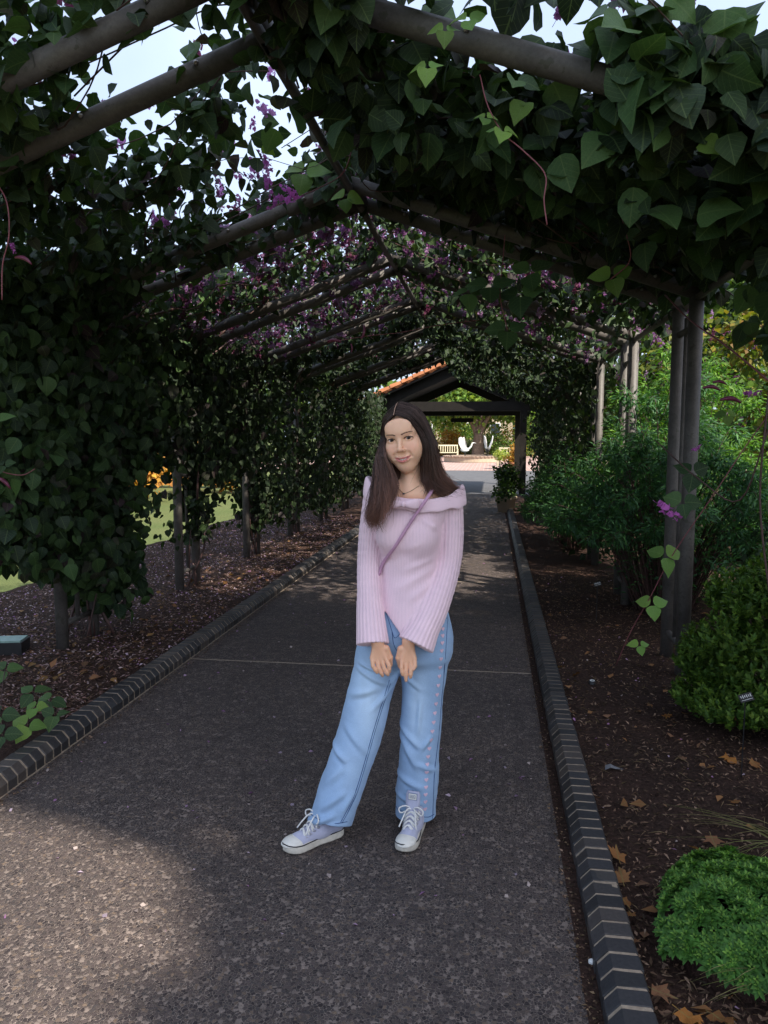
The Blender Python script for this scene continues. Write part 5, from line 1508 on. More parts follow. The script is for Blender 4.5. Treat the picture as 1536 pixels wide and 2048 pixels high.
shoe('pale lilac canvas shoe pointing at the viewer with upright tongue', (803, 1710), (846, 1632), True, 1.0)
# ================================================================== garden around
def palette(n, cols, var=0.25):
    cols = np.array(cols); return cols[rng.integers(0, len(cols), n)] * rng.uniform(1 - var, 1 + var, (n, 1))
def crown(root, name, off, clumps, per, size, cols, tm=LT1, mat='leaf_small', flat=0.5, seed=0):
    """leaves through several uneven clumps: (centre, radii)"""
    P, Nn, D = [], [], []
    for c, r in clumps:
        n = int(per * (r[0] * r[1] * r[2]) ** (2 / 3) * 60) if per < 50 else per
        d = rdir(n); rad = rng.random(n) ** 0.45
        p = d * rad[:, None] * np.array(r) * (0.78 + 0.45 * noise2(d[:, 0] * 3 + c[0] * 7, d[:, 2] * 3 + d[:, 1] * 2 + c[1]))[:, None]
        P.append(p + np.array(c)); Nn.append(unit(d * flat + np.array([0, 0, 0.5]) + rng.normal(0, 0.45, (n, 3)))); D.append(unit(d + rng.normal(0, 0.8, (n, 3)) + np.array([0, 0, -0.25])))
    P, Nn, D = np.vstack(P), np.vstack(Nn), np.vstack(D)
    k = P[:, 2] > 0.02
    P, Nn, D = P[k], Nn[k], D[k]
    sz = rng.uniform(0.65, 1.3, len(P)) * size
    return tag(link(name, scatter_mesh(name, tm, P, frames(D, Nn), sz, palette(len(P), cols), M[mat], off), root), kind='stuff')
def tree(name, label, base, h, trunk_r, clumps, per, size, cols, limbs=5, cat='tree', group=None):
    base = np.array(base, float); root = empty(name, base); tag(root, label, cat, group)
    lean = rng.normal(0, 0.04, 2) * h
    top = base + np.array([lean[0], lean[1], h])
    T = spline(np.array([base + (0, 0, -0.05), base * 0.6 + top * 0.4 + (0.05, 0, 0), top]), 10)
    mb = MB(); mb.tube(T, np.linspace(trunk_r * 1.25, trunk_r * 0.6, 10), 10)
    tk = mb.build('trunk', M['bark'], root, True, base)
    for i in range(limbs):
        c = np.array(clumps[i % len(clumps)][0]); s = T[4 + i % 5]
        mb = MB(); mb.tube(spline(np.array([s, s * 0.5 + c * 0.5 + (0, 0, 0.15), c]), 8), np.linspace(trunk_r * 0.55, trunk_r * 0.12, 8), 7)
        mb.build('limb', M['bark'], root, True, base)
    crown(root, 'crown', base, clumps, per, size, cols)
    return root
def clumpset(c, R3, n, r, seed):
    g = np.random.default_rng(seed); d = unit(g.normal(size=(n, 3)))
    return [(np.array(c) + d[i] * np.array(R3) * g.uniform(0.45, 1.0), (r * g.uniform(0.7, 1.3), r * g.uniform(0.7, 1.3), r * g.uniform(0.6, 1.0))) for i in range(n)]
DK = [(0.028, 0.055, 0.018), (0.04, 0.075, 0.024), (0.022, 0.045, 0.02)]
MD = [(0.06, 0.12, 0.02), (0.09, 0.16, 0.028), (0.045, 0.095, 0.02), (0.12, 0.18, 0.03)]
YL = [(0.20, 0.22, 0.03), (0.16, 0.20, 0.035), (0.28, 0.22, 0.04), (0.30, 0.17, 0.045), (0.10, 0.16, 0.03), (0.22, 0.26, 0.05)]
OR = [(0.42, 0.19, 0.03), (0.50, 0.26, 0.04), (0.36, 0.22, 0.05), (0.30, 0.13, 0.03)]

# --- unseen tree behind the camera; crown shaped to shade path around sun patch
cl = []
for gx in np.arange(-0.7, 7.0, 0.8):
    for gy in np.arange(-1.3, 4.3, 0.8):
        if gx < 3.4 and gy < 0.6: continue
        gy_ = gy + (0.4 if gx < 3.4 and gy < 0.6 else 0)
        cl.append(((gx + 4.8 + rng.normal(0, .15), gy_ - 3.4 + rng.normal(0, .15), 13.0 + rng.normal(0, .35)), (.85, .85, .6)))
for gx in np.arange(0.9, 3.5, 0.45):
    cl.append(((gx + 4.8, 0.38 - 3.4 + rng.normal(0, .08), 13.0), (.5, .5, .4)))
for gy in np.arange(-1.9, 0.3, 0.35):
    cl.append(((3.60 - 0.13 * gy + 4.8 + rng.normal(0, .06), gy - 3.4, 13.0), (.38, .38, .35)))
tree('shade_tree', 'tall unseen shade tree behind the viewer on the right', (8.8, -2.2, 0), 11.8, 0.28, cl, 330, 0.2, DK, 14)

# --- feathery blue-green shrub between the posts on the right
def feather_shrub(name, label, base, stems, height, spread, n_leaf, ls, cols, lean=0.6, pair=0.012, kind='leaf_small', cat='shrub', nar=0.34):
    base = np.array(base, float); root = empty(name, base); tag(root, label, cat)
    mb = MB(); P, D, Nn = [], [], []
    for i in range(stems):
        a = rng.uniform(0, 2 * math.pi); rr = math.sqrt(rng.random())
        tip = base + np.array([math.cos(a) * spread[0] * rr, math.sin(a) * spread[1] * rr, height * (1 - 0.55 * rr ** 2) * rng.uniform(0.55, 1.05)])
        b = base + np.array([math.cos(a) * 0.25 * spread[0] * rr, math.sin(a) * 0.25 * spread[1] * rr, 0.0])
        c = spline(np.array([b, b * 0.55 + tip * 0.45 + (0, 0, height * 0.14), tip, tip + (math.cos(a) * 0.10, math.sin(a) * 0.10, -0.06)]), 12)
        mb.tube(c, np.linspace(0.006, 0.0015, 12), 4, False)
        n = n_leaf // stems
        t_ = rng.beta(2.2, 1.1, n) * 10.9; j = t_.astype(int); u = (t_ - j)[:, None]
        p = c[j] * (1 - u) + c[j + 1] * u; ax = unit(c[j + 1] - c[j])
        sd = unit(np.cross(ax, rdir(n))); off_ = rng.uniform(0.0, 0.16, (n, 1)) * lean
        P.append(p + sd * off_ + np.array([0, 0, -0.12]) * off_); D.append(unit(sd + ax * 0.6 + rng.normal(0, 0.3, (n, 3)))); Nn.append(unit(np.array([0, 0, 1.0]) + rng.normal(0, 0.5, (n, 3))))
    P, D, Nn = np.vstack(P), np.vstack(D), np.vstack(Nn)
    k = P[:, 2] > 0.05; P, D, Nn = P[k], D[k], Nn[k]
    mb.build('stems', M['stem'], root, True, base)
    tag(link('foliage', scatter_mesh('foliage', narrow(LT1, nar), P, frames(D, Nn), ls * rng.uniform(0.7, 1.3, len(P)), palette(len(P), cols), M[kind], base), root), kind='stuff')
    return root
FE = [(0.04, 0.105, 0.045), (0.05, 0.125, 0.045), (0.034, 0.085, 0.042), (0.06, 0.15, 0.045)]
FL = [(0.08, 0.18, 0.03), (0.11, 0.21, 0.03), (0.06, 0.15, 0.035)]  # brighter green than the dark shrub, a sunlit look kept in leaf colour
feather_shrub('feathery_shrub', 'big feathery dark green shrub spilling between the right posts', (1.50, 6.75, 0.03), 190, 1.95, (0.98, 1.0), 30000, 0.058, FE)
feather_shrub('feathery_shrub', 'taller bright green feathery shrub behind the dark feathery one', (2.0, 8.2, 0.03), 130, 2.4, (1.0, 0.9), 18000, 0.058, FL)
feather_shrub('feathery_shrub', 'low dark feathery shrub hugging the right kerb far in', (1.10, 10.4, 0.03), 120, 1.35, (0.62, 1.7), 15000, 0.06, FE)

# --- yellow-green conifer-like shrub by the double post
BX = [(0.05, 0.105, 0.018), (0.075, 0.14, 0.02), (0.04, 0.085, 0.016), (0.11, 0.175, 0.025)]
def sprig_shrub(name, label, base, clumps, n, ls, cols, cat='shrub'):
    base = np.array(base, float); root = empty(name, base); tag(root, label, cat)
    P, D, Nn = [], [], []
    mb = MB()
    for c, r in clumps:
        c = np.array(c)
        mb.tube(spline(np.array([base, base * 0.5 + c * 0.5 + (0.02, 0, 0.05), c]), 6), np.linspace(0.012, 0.004, 6), 5, False)
        ns = n // (len(clumps) * 14)
        d = rdir(ns); d[:, 2] = np.abs(d[:, 2]) * 0.8 + 0.05 * d[:, 2]; d = unit(d)
        tip = c + d * np.array(r) * (0.7 + 0.5 * rng.random((ns, 1)))
        ax = unit(d + np.array([0, 0, 0.9]))
        for q in range(14):
            p = tip - ax * (0.075 * q / 14) ; sd = unit(np.cross(ax, rdir(ns)))
            P.append(p); D.append(unit(sd * 0.8 + ax * 0.9)); Nn.append(unit(ax + sd * -0.4 + rng.normal(0, 0.2, (ns, 3))))
    P, D, Nn = np.vstack(P), np.vstack(D), np.vstack(Nn); k = P[:, 2] > 0.03; P, D, Nn = P[k], D[k], Nn[k]
    mb.build('branches', M['bark'], root, True, base)
    tag(link('foliage', scatter_mesh('foliage', narrow(LT1, 0.6), P, frames(D, Nn), ls * rng.uniform(0.7, 1.3, len(P)), palette(len(P), cols), M['leaf_small'], base), root), kind='stuff')
    return root
b0 = on_ground(1470, 1475)
sprig_shrub('bushy_conifer', 'yellow-green bushy shrub with upright sprigs at the right edge', (b0[0] + 0.23, b0[1] + 0.25, 0.02),
            [((b0[0] + 0.23 + x, b0[1] + 0.25 + y, z), (r, r, r * 0.9)) for x, y, z, r in ((0, 0, .62, .22), (-.2, -.05, .42, .22), (.16, .1, .75, .24), (.3, 0, .5, .28), (-.05, -.18, .28, .24), (.22, -.2, .3, .26), (-.26, .1, .26, .18), (.4, .2, .85, .25), (-0.08, .2, .6, .2), (-.22, -.22, .12, .20), (.02, -.3, .12, .22), (.26, -.34, .14, .24), (-.3, -.05, .12, .18), (.42, -.2, .3, .28))], 46000, 0.030, BX)

# --- low green cushion plant in the near right corner
mc = on_ground(1462, 1900); root = empty('cushion_plant', (mc[0] + 0.03, mc[1], 0.02)); tag(root, 'dense bright green cushion plant in the bottom right corner', 'plant')
off = np.array([mc[0] + 0.03, mc[1], 0.02]); nros = 1000
a = rng.uniform(0, 2 * math.pi, nros); rr = np.sqrt(rng.random(nros))
edge = 0.80 + 0.42 * noise2(np.cos(a) * 2.6 + 5, np.sin(a) * 2.6 + 5)
hx_, hy_ = 0.27 * rr * edge, 0.30 * rr * edge
cz = 0.17 * np.sqrt(np.clip(1 - (rr * 0.98) ** 2.6, 0, 1)) + 0.045 * noise2(hx_ * 26 * np.cos(a) + 9, hy_ * 26 * np.sin(a) + 9)
cp = np.stack([off[0] + hx_ * np.cos(a), off[1] + hy_ * np.sin(a), 0.02 + cz], 1)
up = unit(np.stack([np.cos(a) * rr ** 2 * 0.9, np.sin(a) * rr ** 2 * 0.9, np.full(nros, 0.9)], 1) + rng.normal(0, 0.15, (nros, 3)))
P, D, Nn, S = [], [], [], []
for layer, (nl_, el, ls, dz) in enumerate(((6, 0.25, 0.026, -0.004), (5, 0.75, 0.020, 0.0), (4, 1.5, 0.012, 0.004))):
    for q in range(nl_):
        ang = q * 2 * math.pi / nl_ + layer * 0.5 + rng.uniform(0, 0.5, nros)
        ax = unit(np.cross(up, [1, 0.3, 0])); ay = np.cross(up, ax)
        dr = np.cos(ang)[:, None] * ax + np.sin(ang)[:, None] * ay
        P.append(cp + up * dz + dr * 0.003); D.append(unit(dr + up * el)); Nn.append(unit(up - dr * el * 0.6)); S.append(np.full(nros, ls) * rng.uniform(0.75, 1.2, nros))
P, D, Nn, S = np.vstack(P), np.vstack(D), np.vstack(Nn), np.concatenate(S)
colr = palette(len(P), [(0.05, 0.13, 0.025), (0.065, 0.16, 0.03), (0.04, 0.105, 0.022)])
colr[-4 * nros:] = palette(4 * nros, [(0.13, 0.24, 0.045)])
tag(link('foliage', scatter_mesh('foliage', narrow(LT2, 0.62), P, frames(D, Nn), S, colr, M['leaf_small'], off), root), kind='stuff')
mb = MB(); mb.ball((0, 0, 0), (0.22, 0.245, 0.135), 20, 12); mb.build('inner_stems', M['soil'], root, True)

# --- dry grass blades in the right corner
def grass_tuft(label, base, n, h, spread, cols, bend=0.5, face=None):
    base = np.array(base, float); root = empty('grass_tuft', base); tag(root, label, 'grass')
    Vs, Fs, Cs, c = [], [], [], 0
    for i in range(n):
        d = np.array([rng.normal(), rng.normal(), 0]); d = unit(d)
        if face is not None: d = unit(d * 0.6 + np.array(face))
        s = np.linspace(0, 1, 8)[:, None]; L = h * rng.uniform(0.5, 1.1)
        pts = rng.normal(0, 0.02, 3) * (1, 1, 0) + d * spread * s ** 1.4 * rng.uniform(0.5, 1.2) + np.array([0, 0, 1]) * (L * (s - bend * s ** 2.2))
        w = 0.0022 * (1 - s ** 2 * 0.9); sd = unit(np.cross(d, [0, 0, 1]))
        Vs += [pts - sd * w, pts + sd * w]; k = 8
        Fs += [(c + j, c + j + 1, c + k + j + 1, c + k + j) for j in range(7)]; c += 16
        Cs.append(np.tile(np.array(cols[rng.integers(len(cols))]) * rng.uniform(0.7, 1.2), (16, 1)))
    tag(link('blades', npmesh('blades', np.vstack(Vs), np.array(Fs), M['leaf_small'], True, np.vstack(Cs), np.zeros((c, 2))), root), kind='stuff')
    return root
ST = [(0.32, 0.27, 0.13), (0.25, 0.22, 0.10), (0.20, 0.22, 0.07)]
g0 = on_ground(1560, 1990); grass_tuft('straw-coloured grass leaning out of the bottom right corner', (g0[0] + 0.02, g0[1] - 0.02, 0.03), 46, 0.22, 0.26, ST, 0.6, (-0.9, 0.1, 0))
g1 = on_ground(1570, 1745); grass_tuft('thin dry grass arching over the cushion plant from the right', (g1[0] + 0.06, g1[1] + 0.05, 0.03), 22, 0.26, 0.42, ST, 0.75, (-0.9, -0.15, 0))
g2 = on_ground(430, 1165); grass_tuft('dry pale grass clump beyond the left posts', (g2[0] - 1.9, g2[1] + 1.2, 0.0), 220, 0.75, 0.4, ST, 0.4)

# --- masses seen to the right beyond the pergola
def mass(name, label, base, clumps, per, size, cols, cat='shrub', group=None, extra=None):
    base = np.array(base, float); root = empty(name, base); tag(root, label, cat, group)
    mb = MB()
    for c, r in clumps[:7]:
        mb.tube(spline(np.array([base, base * 0.5 + np.array(c) * 0.5 + (0.05, 0, 0.1), c]), 6), np.linspace(0.035, 0.01, 6), 5, False)
    mb.build('branches', M['bark'], root, True, base)
    crown(root, 'foliage', base, clumps, per, size, cols)
    if extra is not None:
        n, cc = extra; P = []
        for c, r in clumps: d = rdir(n); P.append(np.array(c) + d * np.array(r) * 1.0)
        P = np.vstack(P); P = P[P[:, 2] > 0.2]
        tag(link('blossom', scatter_mesh('blossom', RAC, P, frames(unit(rng.normal(0, .6, (len(P), 3)) + (0, -.4, .8)), rdir(len(P))), rng.uniform(.14, .26, len(P)), pinks(len(P)), M['petal'], base), root), kind='stuff')
    return root
mass('climbing_vine', 'sunlit yellow-green climber in autumn colour right of the double post', (4.6, 11.5, 0), [((4.1 + rng.uniform(-.9, 1.6), 11.2 + rng.uniform(-.9, .9), z), (.75, .6, .5)) for z in (0.4, 0.6, .9, 1.2, 1.5, 1.8, 2.1, 2.4, 2.7, 3.0, 3.2, 2.0, 1.4, .8)], 520, 0.115, YL, 'vine')
mass('climbing_vine', 'pink-flowered vine heap seen between the two right posts', (3.0, 12.8, 0), [((3.0 + rng.uniform(-.7, .7), 12.8 + rng.uniform(-.6, .6), z), (.6, .5, .45)) for z in (.6, 1.0, 1.4, 1.8, 2.1, 2.5, 2.8, 3.1, 3.3, 2.3)], 420, 0.105, MD[:2] + [(0.05, 0.06, 0.045)] + YL[:2], 'vine', None, (26, 0))
mass('leafy_bush', 'sunlit light green bush low behind the double post', (3.6, 9.4, 0), [((3.3 + rng.uniform(-.6, .9), 9.2 + rng.uniform(-.5, .5), z), (.6, .5, .4)) for z in (.3, .4, .6, .8, 1.0, 1.1, .7)], 520, 0.085, MD + YL[1:2])
mass('leafy_bush', 'shaded green bush behind the yellow-green shrub at the right edge', (2.7, 6.1, 0), [((2.6 + rng.uniform(-.4, .9), 6.1 + rng.uniform(-.5, .5), z), (.5, .45, .35)) for z in (.3, .4, .5, .7, .8, .9)], 520, 0.07, DK + MD[:1])
tree('garden_tree', 'dark tree standing behind the yellow climber on the right', (7.2, 15.5, 0), 4.0, 0.16, clumpset((7.2, 15.5, 4.3), (1.9, 1.9, 2.2), 22, 1.1, 77), 210, 0.2, DK + MD[:1])
tree('garden_tree', 'light green tree behind the pink vine heap on the right', (5.0, 18.0, 0), 4.0, 0.16, clumpset((5.0, 18.0, 3.6), (1.8, 1.6, 2.2), 22, 1.1, 78), 210, 0.2, MD)

# --- left garden seen through the openings of the vine wall
mass('orange_bush', 'orange autumn bush on the lawn seen through the left opening', (-9.6, 17.5, 0), [((-9.6 + rng.uniform(-1.3, 1.3), 17.5 + rng.uniform(-.7, .7), z), (.8, .7, .5)) for z in (.4, .6, .8, 1.1, 1.4, 1.6, 1.9, 1.2, .7)], 320, 0.13, OR)
mass('orange_bush', 'second orange bush near the far left posts', (-7.6, 20.5, 0), [((-7.6 + rng.uniform(-.8, .8), 20.5 + rng.uniform(-.6, .6), z), (.7, .6, .5)) for z in (.4, .7, 1.1, 1.5, 1.8, 1.0)], 320, 0.13, OR + YL[:2])
mass('leafy_bush', 'pale green bush on the lawn left of the vine wall', (-8.2, 14.0, 0), [((-8.2 + rng.uniform(-1.0, 1.0), 14.0 + rng.uniform(-.5, .5), z), (.6, .5, .3)) for z in (.2, .3, .3, .45)], 380, 0.09, [(0.16, 0.24, 0.08), (0.12, 0.20, 0.06)])
mass('leafy_bush', 'dark hedge behind the vine wall at the far left', (-9.8, 10.0, 0), [((-9.8 + rng.uniform(-.6, .6), 10.0 + rng.uniform(-2.0, 2.0), z), (.9, .9, .6)) for z in (.4, .8, 1.2, 1.6, 2.0, 1.0, .5, 1.4)], 300, 0.13, DK + MD[:2])
fb = empty('board_fence', (-11.5, 22.5, 0)); tag(fb, 'orange-brown board fence across the lawn on the left', 'fence')
for k in range(22):
    mb = MB(); mb.box((k * 0.32 - 3.4, rng.normal(0, .01), 0.85), (0.29, 0.03, 1.7)); mb.build('board', M['orange_wood'], fb)
for z in (0.4, 1.4):
    mb = MB(); mb.box((0, 0.04, z), (7.2, 0.05, 0.1)); mb.build('rail', M['orange_wood'], fb)
for k, (bx, by, hh, cols, lab) in enumerate(((-13.5, 21, 6, MD, 'tall green tree behind the orange fence on the left'), (-10.5, 27, 7, DK, 'dark tree far behind the left vine wall'), (-17, 14, 7, MD, 'broad green tree at the far left of the lawn'))):
    tree('garden_tree', lab, (bx, by, 0), hh * .7, 0.2, clumpset((bx, by, hh * .75), (2.2, 2.2, 2.2), 20, 1.5, 90 + k), 200, 0.3, cols)

# ================================================================== courtyard at the far end
fx, fy = on_ground(945, 923)[0], 46.5
ft = empty('fountain', (fx, fy, 0)); tag(ft, 'round brick-rimmed fountain basin in the far courtyard', 'fountain')
mb = MB(); mb.lathe([(1.75, 0), (1.75, .30), (1.5, .30), (1.5, .12)], 48); mb.build('basin_wall', M['stucco'], ft)
M['rim'] = simple('rim', (0.30, 0.22, 0.17), 0.8, 0.3, var=0.3, scale=3)
for k in range(46):
    a = k * 2 * math.pi / 46
    mb = MB(); mb.box((1.64 * math.cos(a), 1.64 * math.sin(a), .335), (.34, .20, .065), rz=a); mb.build('rim_brick', M['rim'], ft)
t = NT('basin_water'); t.base((0.05, 0.07, 0.06)); t.set(0.06, 0.6); t.bump(t.noise(9, 3).outputs['Fac'], 0.3, 0.02); M['water'] = t.m
mb = MB(); mb.lathe([(1.51, .2), (0.001, .2)], 40); mb.build('water', M['water'], ft)
def bird(label, x, y, wing, body_m, rz, s=1.0):
    r = empty('bird_statue', (x, y, .2), rz); tag(r, label, 'statue')
    mb = MB(); mb.ball((0, 0, .55 * s), (.30 * s, .13 * s, .15 * s), 14, 9); mb.build('body', M[body_m], r, True)
    mb = MB(); mb.tube(spline(np.array([(.25 * s, 0, .6 * s), (.42 * s, 0, .75 * s), (.50 * s, 0, .95 * s), (.60 * s, 0, 1.0 * s)]), 10), np.linspace(.06, .03, 10) * s, 8); mb.tube([(.58 * s, 0, 1.0 * s), (.78 * s, 0, .97 * s)], [.028 * s, .006], 6); mb.build('neck', M[body_m], r, True)
    for sg in (-1, 1):
        mb = MB(); Pw = np.array([(.12, .08 * sg, .62), (-.02, .22 * sg, 1.0), (-.16, .26 * sg, 1.38), (-.34, .22 * sg, 1.30), (-.36, .16 * sg, .95), (-.20, .08 * sg, .60)]) * s
        mb.add(np.vstack([Pw, Pw + np.array([0, .03 * sg, 0])]), [tuple(range(6)), tuple(range(11, 5, -1))] + [(j, (j + 1) % 6, 6 + (j + 1) % 6, 6 + j) for j in range(6)]); mb.build('wing', M[wing], r)
        mb = MB(); mb.tube([(0, .05 * sg * s, .45 * s), (.02, .05 * sg * s, 0)], .018 * s, 6); mb.build('leg', M['bronze'], r)
q = at_y(930, 880, fy)[0]; bird('pale bird statue with raised wings on the left of the fountain', q, fy, 'white', 'white', 0.4, 0.95)
q = at_y(975, 880, fy)[0]; bird('dark bird statue with pale raised wings on the right of the fountain', q, fy, 'white', 'bronze', 1.9, 1.0)
def bench(label, x, y, rz, w=1.5):
    r = empty('garden_bench', (x, y, 0), rz); tag(r, label, 'bench')
    mb = MB(); mb.box((0, 0, .43), (w, .48, .05)); mb.build('seat', M['cream'], r)
    for k in range(int(w / .16)):
        mb = MB(); mb.box((-w / 2 + .10 + k * .16, .24, .68), (.05, .03, .40)); mb.build('back_slat', M['cream'], r)
    mb = MB(); mb.box((0, .24, .92), (w, .05, .09)); mb.build('top_rail', M['cream'], r)
    for sx in (-1, 1):
        for sy in (-1, 1):
            mb = MB(); mb.box((sx * (w / 2 - .04), sy * .22, .20 if sy < 0 else .46), (.07, .07, .42 if sy < 0 else .95)); mb.build('leg', M['cream'], r)
        mb = MB(); mb.box((sx * (w / 2 - .04), 0, .66), (.08, .55, .05)); mb.build('armrest', M['cream'], r)
        mb = MB(); mb.box((sx * (w / 2 - .04), -.22, .55), (.06, .06, .20)); mb.build('arm_post', M['cream'], r)
    return r
p_ = on_ground(893, 910); bench('cream wooden bench left of the fountain', at_y(893, 905, 52)[0], 52, 0.15, 1.6)
bench('cream wooden bench behind the lime shrub at the right of the courtyard', at_y(1022, 905, 40)[0], 40, -0.25, 1.4)
# big tree behind the fountain
tx, ty = at_y(956, 900, 57)[0], 57.0
ct = empty('courtyard_tree', (tx, ty, 0)); tag(ct, 'large spreading tree with forked grey trunk behind the fountain', 'tree')
co = np.array([tx, ty, 0])
mb = MB(); mb.tube(co + spline(np.array([(0, 0, -.1), (0, 0, .9), (0.02, 0, 1.9)]), 8), np.linspace(.50, .33, 8), 12); mb.build('trunk', M['bark'], ct, True, co)
for e in ((-1.5, 0, 4.2), (-.5, .3, 4.6), (.7, 0, 4.8), (1.6, -.3, 4.2), (.2, .8, 4.6)):
    mb = MB(); e = np.array(e); mb.tube(co + spline(np.array([(0, 0, 1.5), e * .35 + np.array([0, 0, 1.2]), e]), 8), np.linspace(.26, .08, 8), 8); mb.build('limb', M['bark'], ct, True, co)
crown(ct, 'crown', co, clumpset(co + np.array([0, 0, 4.7]), (4.6, 3.2, 2.1), 46, 1.5, 5), 260, 0.30, MD + [(0.15, 0.21, 0.035)])
# plants, pots and a house round the courtyard
def cz_(x, y, Y, label, cols, w, h, n=8, name='courtyard_bush', size=.16):
    X = at_y(x, y, Y)[0]
    return mass(name, label, (X, Y, 0), [((X + rng.uniform(-w, w), Y + rng.uniform(-.5, .5), rng.uniform(.2, h)), (w * .6, .6, h * .35)) for _ in range(n)], 260, size, cols)
cz_(878, 870, 60, 'orange-leaved bush behind the left courtyard bench', OR + YL[2:4], 1.4, 2.3)
cz_(1010, 870, 60, 'yellow and orange bush right of the courtyard tree', YL + OR[:1], 1.8, 2.5)
cz_(1035, 868, 56, 'green rounded bush at the right of the courtyard', MD, 1.5, 2.4)
cz_(900, 862, 63, 'tall green bush in front of the beige house', MD + YL[:1], 1.6, 3.0)
cz_(938, 862, 66, 'leafy green bush against the house right of the window', MD, 1.2, 2.6)
cz_(922, 880, 62, 'grey-green low shrub left of the courtyard trunk', [(0.12, 0.14, 0.07), (0.16, 0.17, 0.1)], 0.9, 1.6)
cz_(985, 885, 62, 'dark green shrub under the courtyard tree', DK + MD[:1], 1.0, 1.4)
cz_(1012, 905, 36.5, 'lime-yellow shrub in front of the right courtyard bench', [(0.24, 0.28, 0.04), (0.20, 0.26, 0.05)], .55, 0.8, 6, size=.09)
hs = empty('stucco_house', (at_y(925, 850, 70)[0], 70, 0)); tag(hs, 'beige stucco house with tiled roof beyond the courtyard', 'house')
mb = MB(); mb.box((0, 0, 2.0), (9, 5, 4.0)); wl_ = mb.build('wall', M['stucco'], hs)
mb = MB(); mb.add([(-4.9, -2.9, 4), (4.9, -2.9, 4), (4.9, 2.9, 4), (-4.9, 2.9, 4), (-4.5, 0, 5.6), (4.5, 0, 5.6)], [(0, 1, 5, 4), (2, 3, 4, 5), (1, 2, 5), (3, 0, 4), (3, 2, 1, 0)]); mb.build('roof', M['terracotta'], hs)
for x in (-3, -1.2, 0.9, 3):
    mb = MB(); mb.box((x, -2.5, 2.1), (.9, .12, 1.3)); w_ = mb.build('window', M['white'], hs)
    mb = MB(); mb.box((x, -2.56, 2.1), (.74, .04, 1.14)); mb.build('pane', M['glass'], w_)
mb = MB(); mb.box((-2.1, -2.53, 2.0), (.3, .35, 4.0)); mb.build('buttress', M['stucco'], hs)
def pot_plant(label, x, y, Y, s, mat, cols, kind='flowerpot'):
    p = at_y(x, y, Y); r = empty('potted_plant', (p[0], Y, 0)); tag(r, label, 'plant')
    mb = MB(); mb.lathe([(.001, 0), (.16 * s, 0), (.20 * s, .26 * s), (.225 * s, .27 * s), (.225 * s, .32 * s), (.19 * s, .32 * s), (.18 * s, .28 * s), (.001, .28 * s)], 20); mb.build('pot', M[mat], r, True)
    crown(r, 'foliage', np.array([p[0], Y, 0]), [((p[0] + rng.normal(0, .1) * s, Y + rng.normal(0, .1) * s, (.42 + .14 * k) * s), (.26 * s, .26 * s, .17 * s)) for k in range(4)], 220, .07 * s, cols)
    return r
pot_plant('leafy pot plant beside the right shelter post', 1008, 960, 19.2, 0.8, 'stucco', MD)
pot_plant('terracotta pot with orange flowers under the right courtyard bench', 1030, 915, 33, 1.3, 'terracotta', OR)
pot_plant('low pot with dark plant at the right kerb before the shelter', 1012, 990, 15.5, 1.0, 'stucco', DK + MD[:1])
# woods that close the view
def far_wood(name, pts, h, cols, n, size):
    Pl = []
    for (x, y) in pts: Pl += clumpset((x, y, h * .5), (3, 2.0, h * .45), 7, 2.6, int(abs(x * 13 + y)))
    base = np.array([pts[0][0], pts[0][1], 0.0]); r = crown(None, name, (0, 0, 0), Pl, n, size, cols)
    return r
fw = far_wood('far_woodland', [(x, 82 + 4 * math.sin(x)) for x in range(-60, 61, 5)] + [(-30 - 2 * math.sin(y), y) for y in range(0, 80, 6)] + [(24 + 2 * math.sin(y), y) for y in range(4, 80, 6)], 9, MD + DK, 150, 0.75)
tag(fw, 'line of green woodland closing off the garden', 'woodland', kind='stuff')

# ================================================================== small things on the beds and the path
# mulch chips and fallen petals: nobody could count them
def chips(name, label, n, xr, yr, zf, cols, sz, cat, asp=0.35, mat='dry', pw=1.6):
    y = yr[0] + (yr[1] - yr[0]) * rng.random(n) ** pw; x = rng.uniform(xr[0], xr[1], n)
    pos = np.stack([x, y, zf(x, y)], 1)
    d = unit(rng.normal(0, 1, (n, 3)) * (1, 1, .28)); nn = unit(rng.normal(0, .35, (n, 3)) + (0, 0, 1))
    o = link(name, scatter_mesh(name, narrow(LT1, asp), pos, frames(d, nn), sz * rng.uniform(.4, 1.5, n), palette(n, cols, .4), M[mat]))
    return tag(o, label, cat, kind='stuff')
def bedz(base):
    def f(x, y): return base + (noise2(x * 2 + 31, y * 2 + 17) - 0.5) * .05 + (noise2(x * 6 + 3, y * 6 + 7) - 0.5) * .02 + rng.uniform(.001, .014, len(x))
    return f
MU = [(0.065, 0.036, 0.025), (0.11, 0.062, 0.045), (0.17, 0.10, 0.072), (0.045, 0.026, 0.02), (0.24, 0.155, 0.115)]
MP = [(0.24, 0.14, 0.14), (0.32, 0.21, 0.205), (0.17, 0.09, 0.085), (0.40, 0.29, 0.30), (0.15, 0.075, 0.06)]
chips('mulch', 'dark bark mulch on the right bed', 26000, (XR + KW, 2.6), (1.7, 8.5), bedz(.03), MU, .022, 'mulch')
chips('mulch', 'reddish mulch with dry petals on the left bed', 30000, (-4.6, XL - KW), (3.6, 14), bedz(.035), MP + MU[:2], .030, 'mulch')
chips('dry_litter', 'orange dead leaf litter along the left posts', 520, (-4.0, XL - KW - .1), (4.2, 12), bedz(.04), [(0.22, 0.10, 0.05), (0.17, 0.085, 0.05), (0.28, 0.15, 0.06)], .055, 'leaf litter', .7)
chips('dry_litter', 'scattered small tan dead leaves on the right bed', 160, (XR + KW, 2.0), (1.8, 7), bedz(.035), [(0.30, 0.14, 0.06), (0.26, 0.12, 0.05), (0.2, 0.1, 0.06)], .05, 'leaf litter', .7)
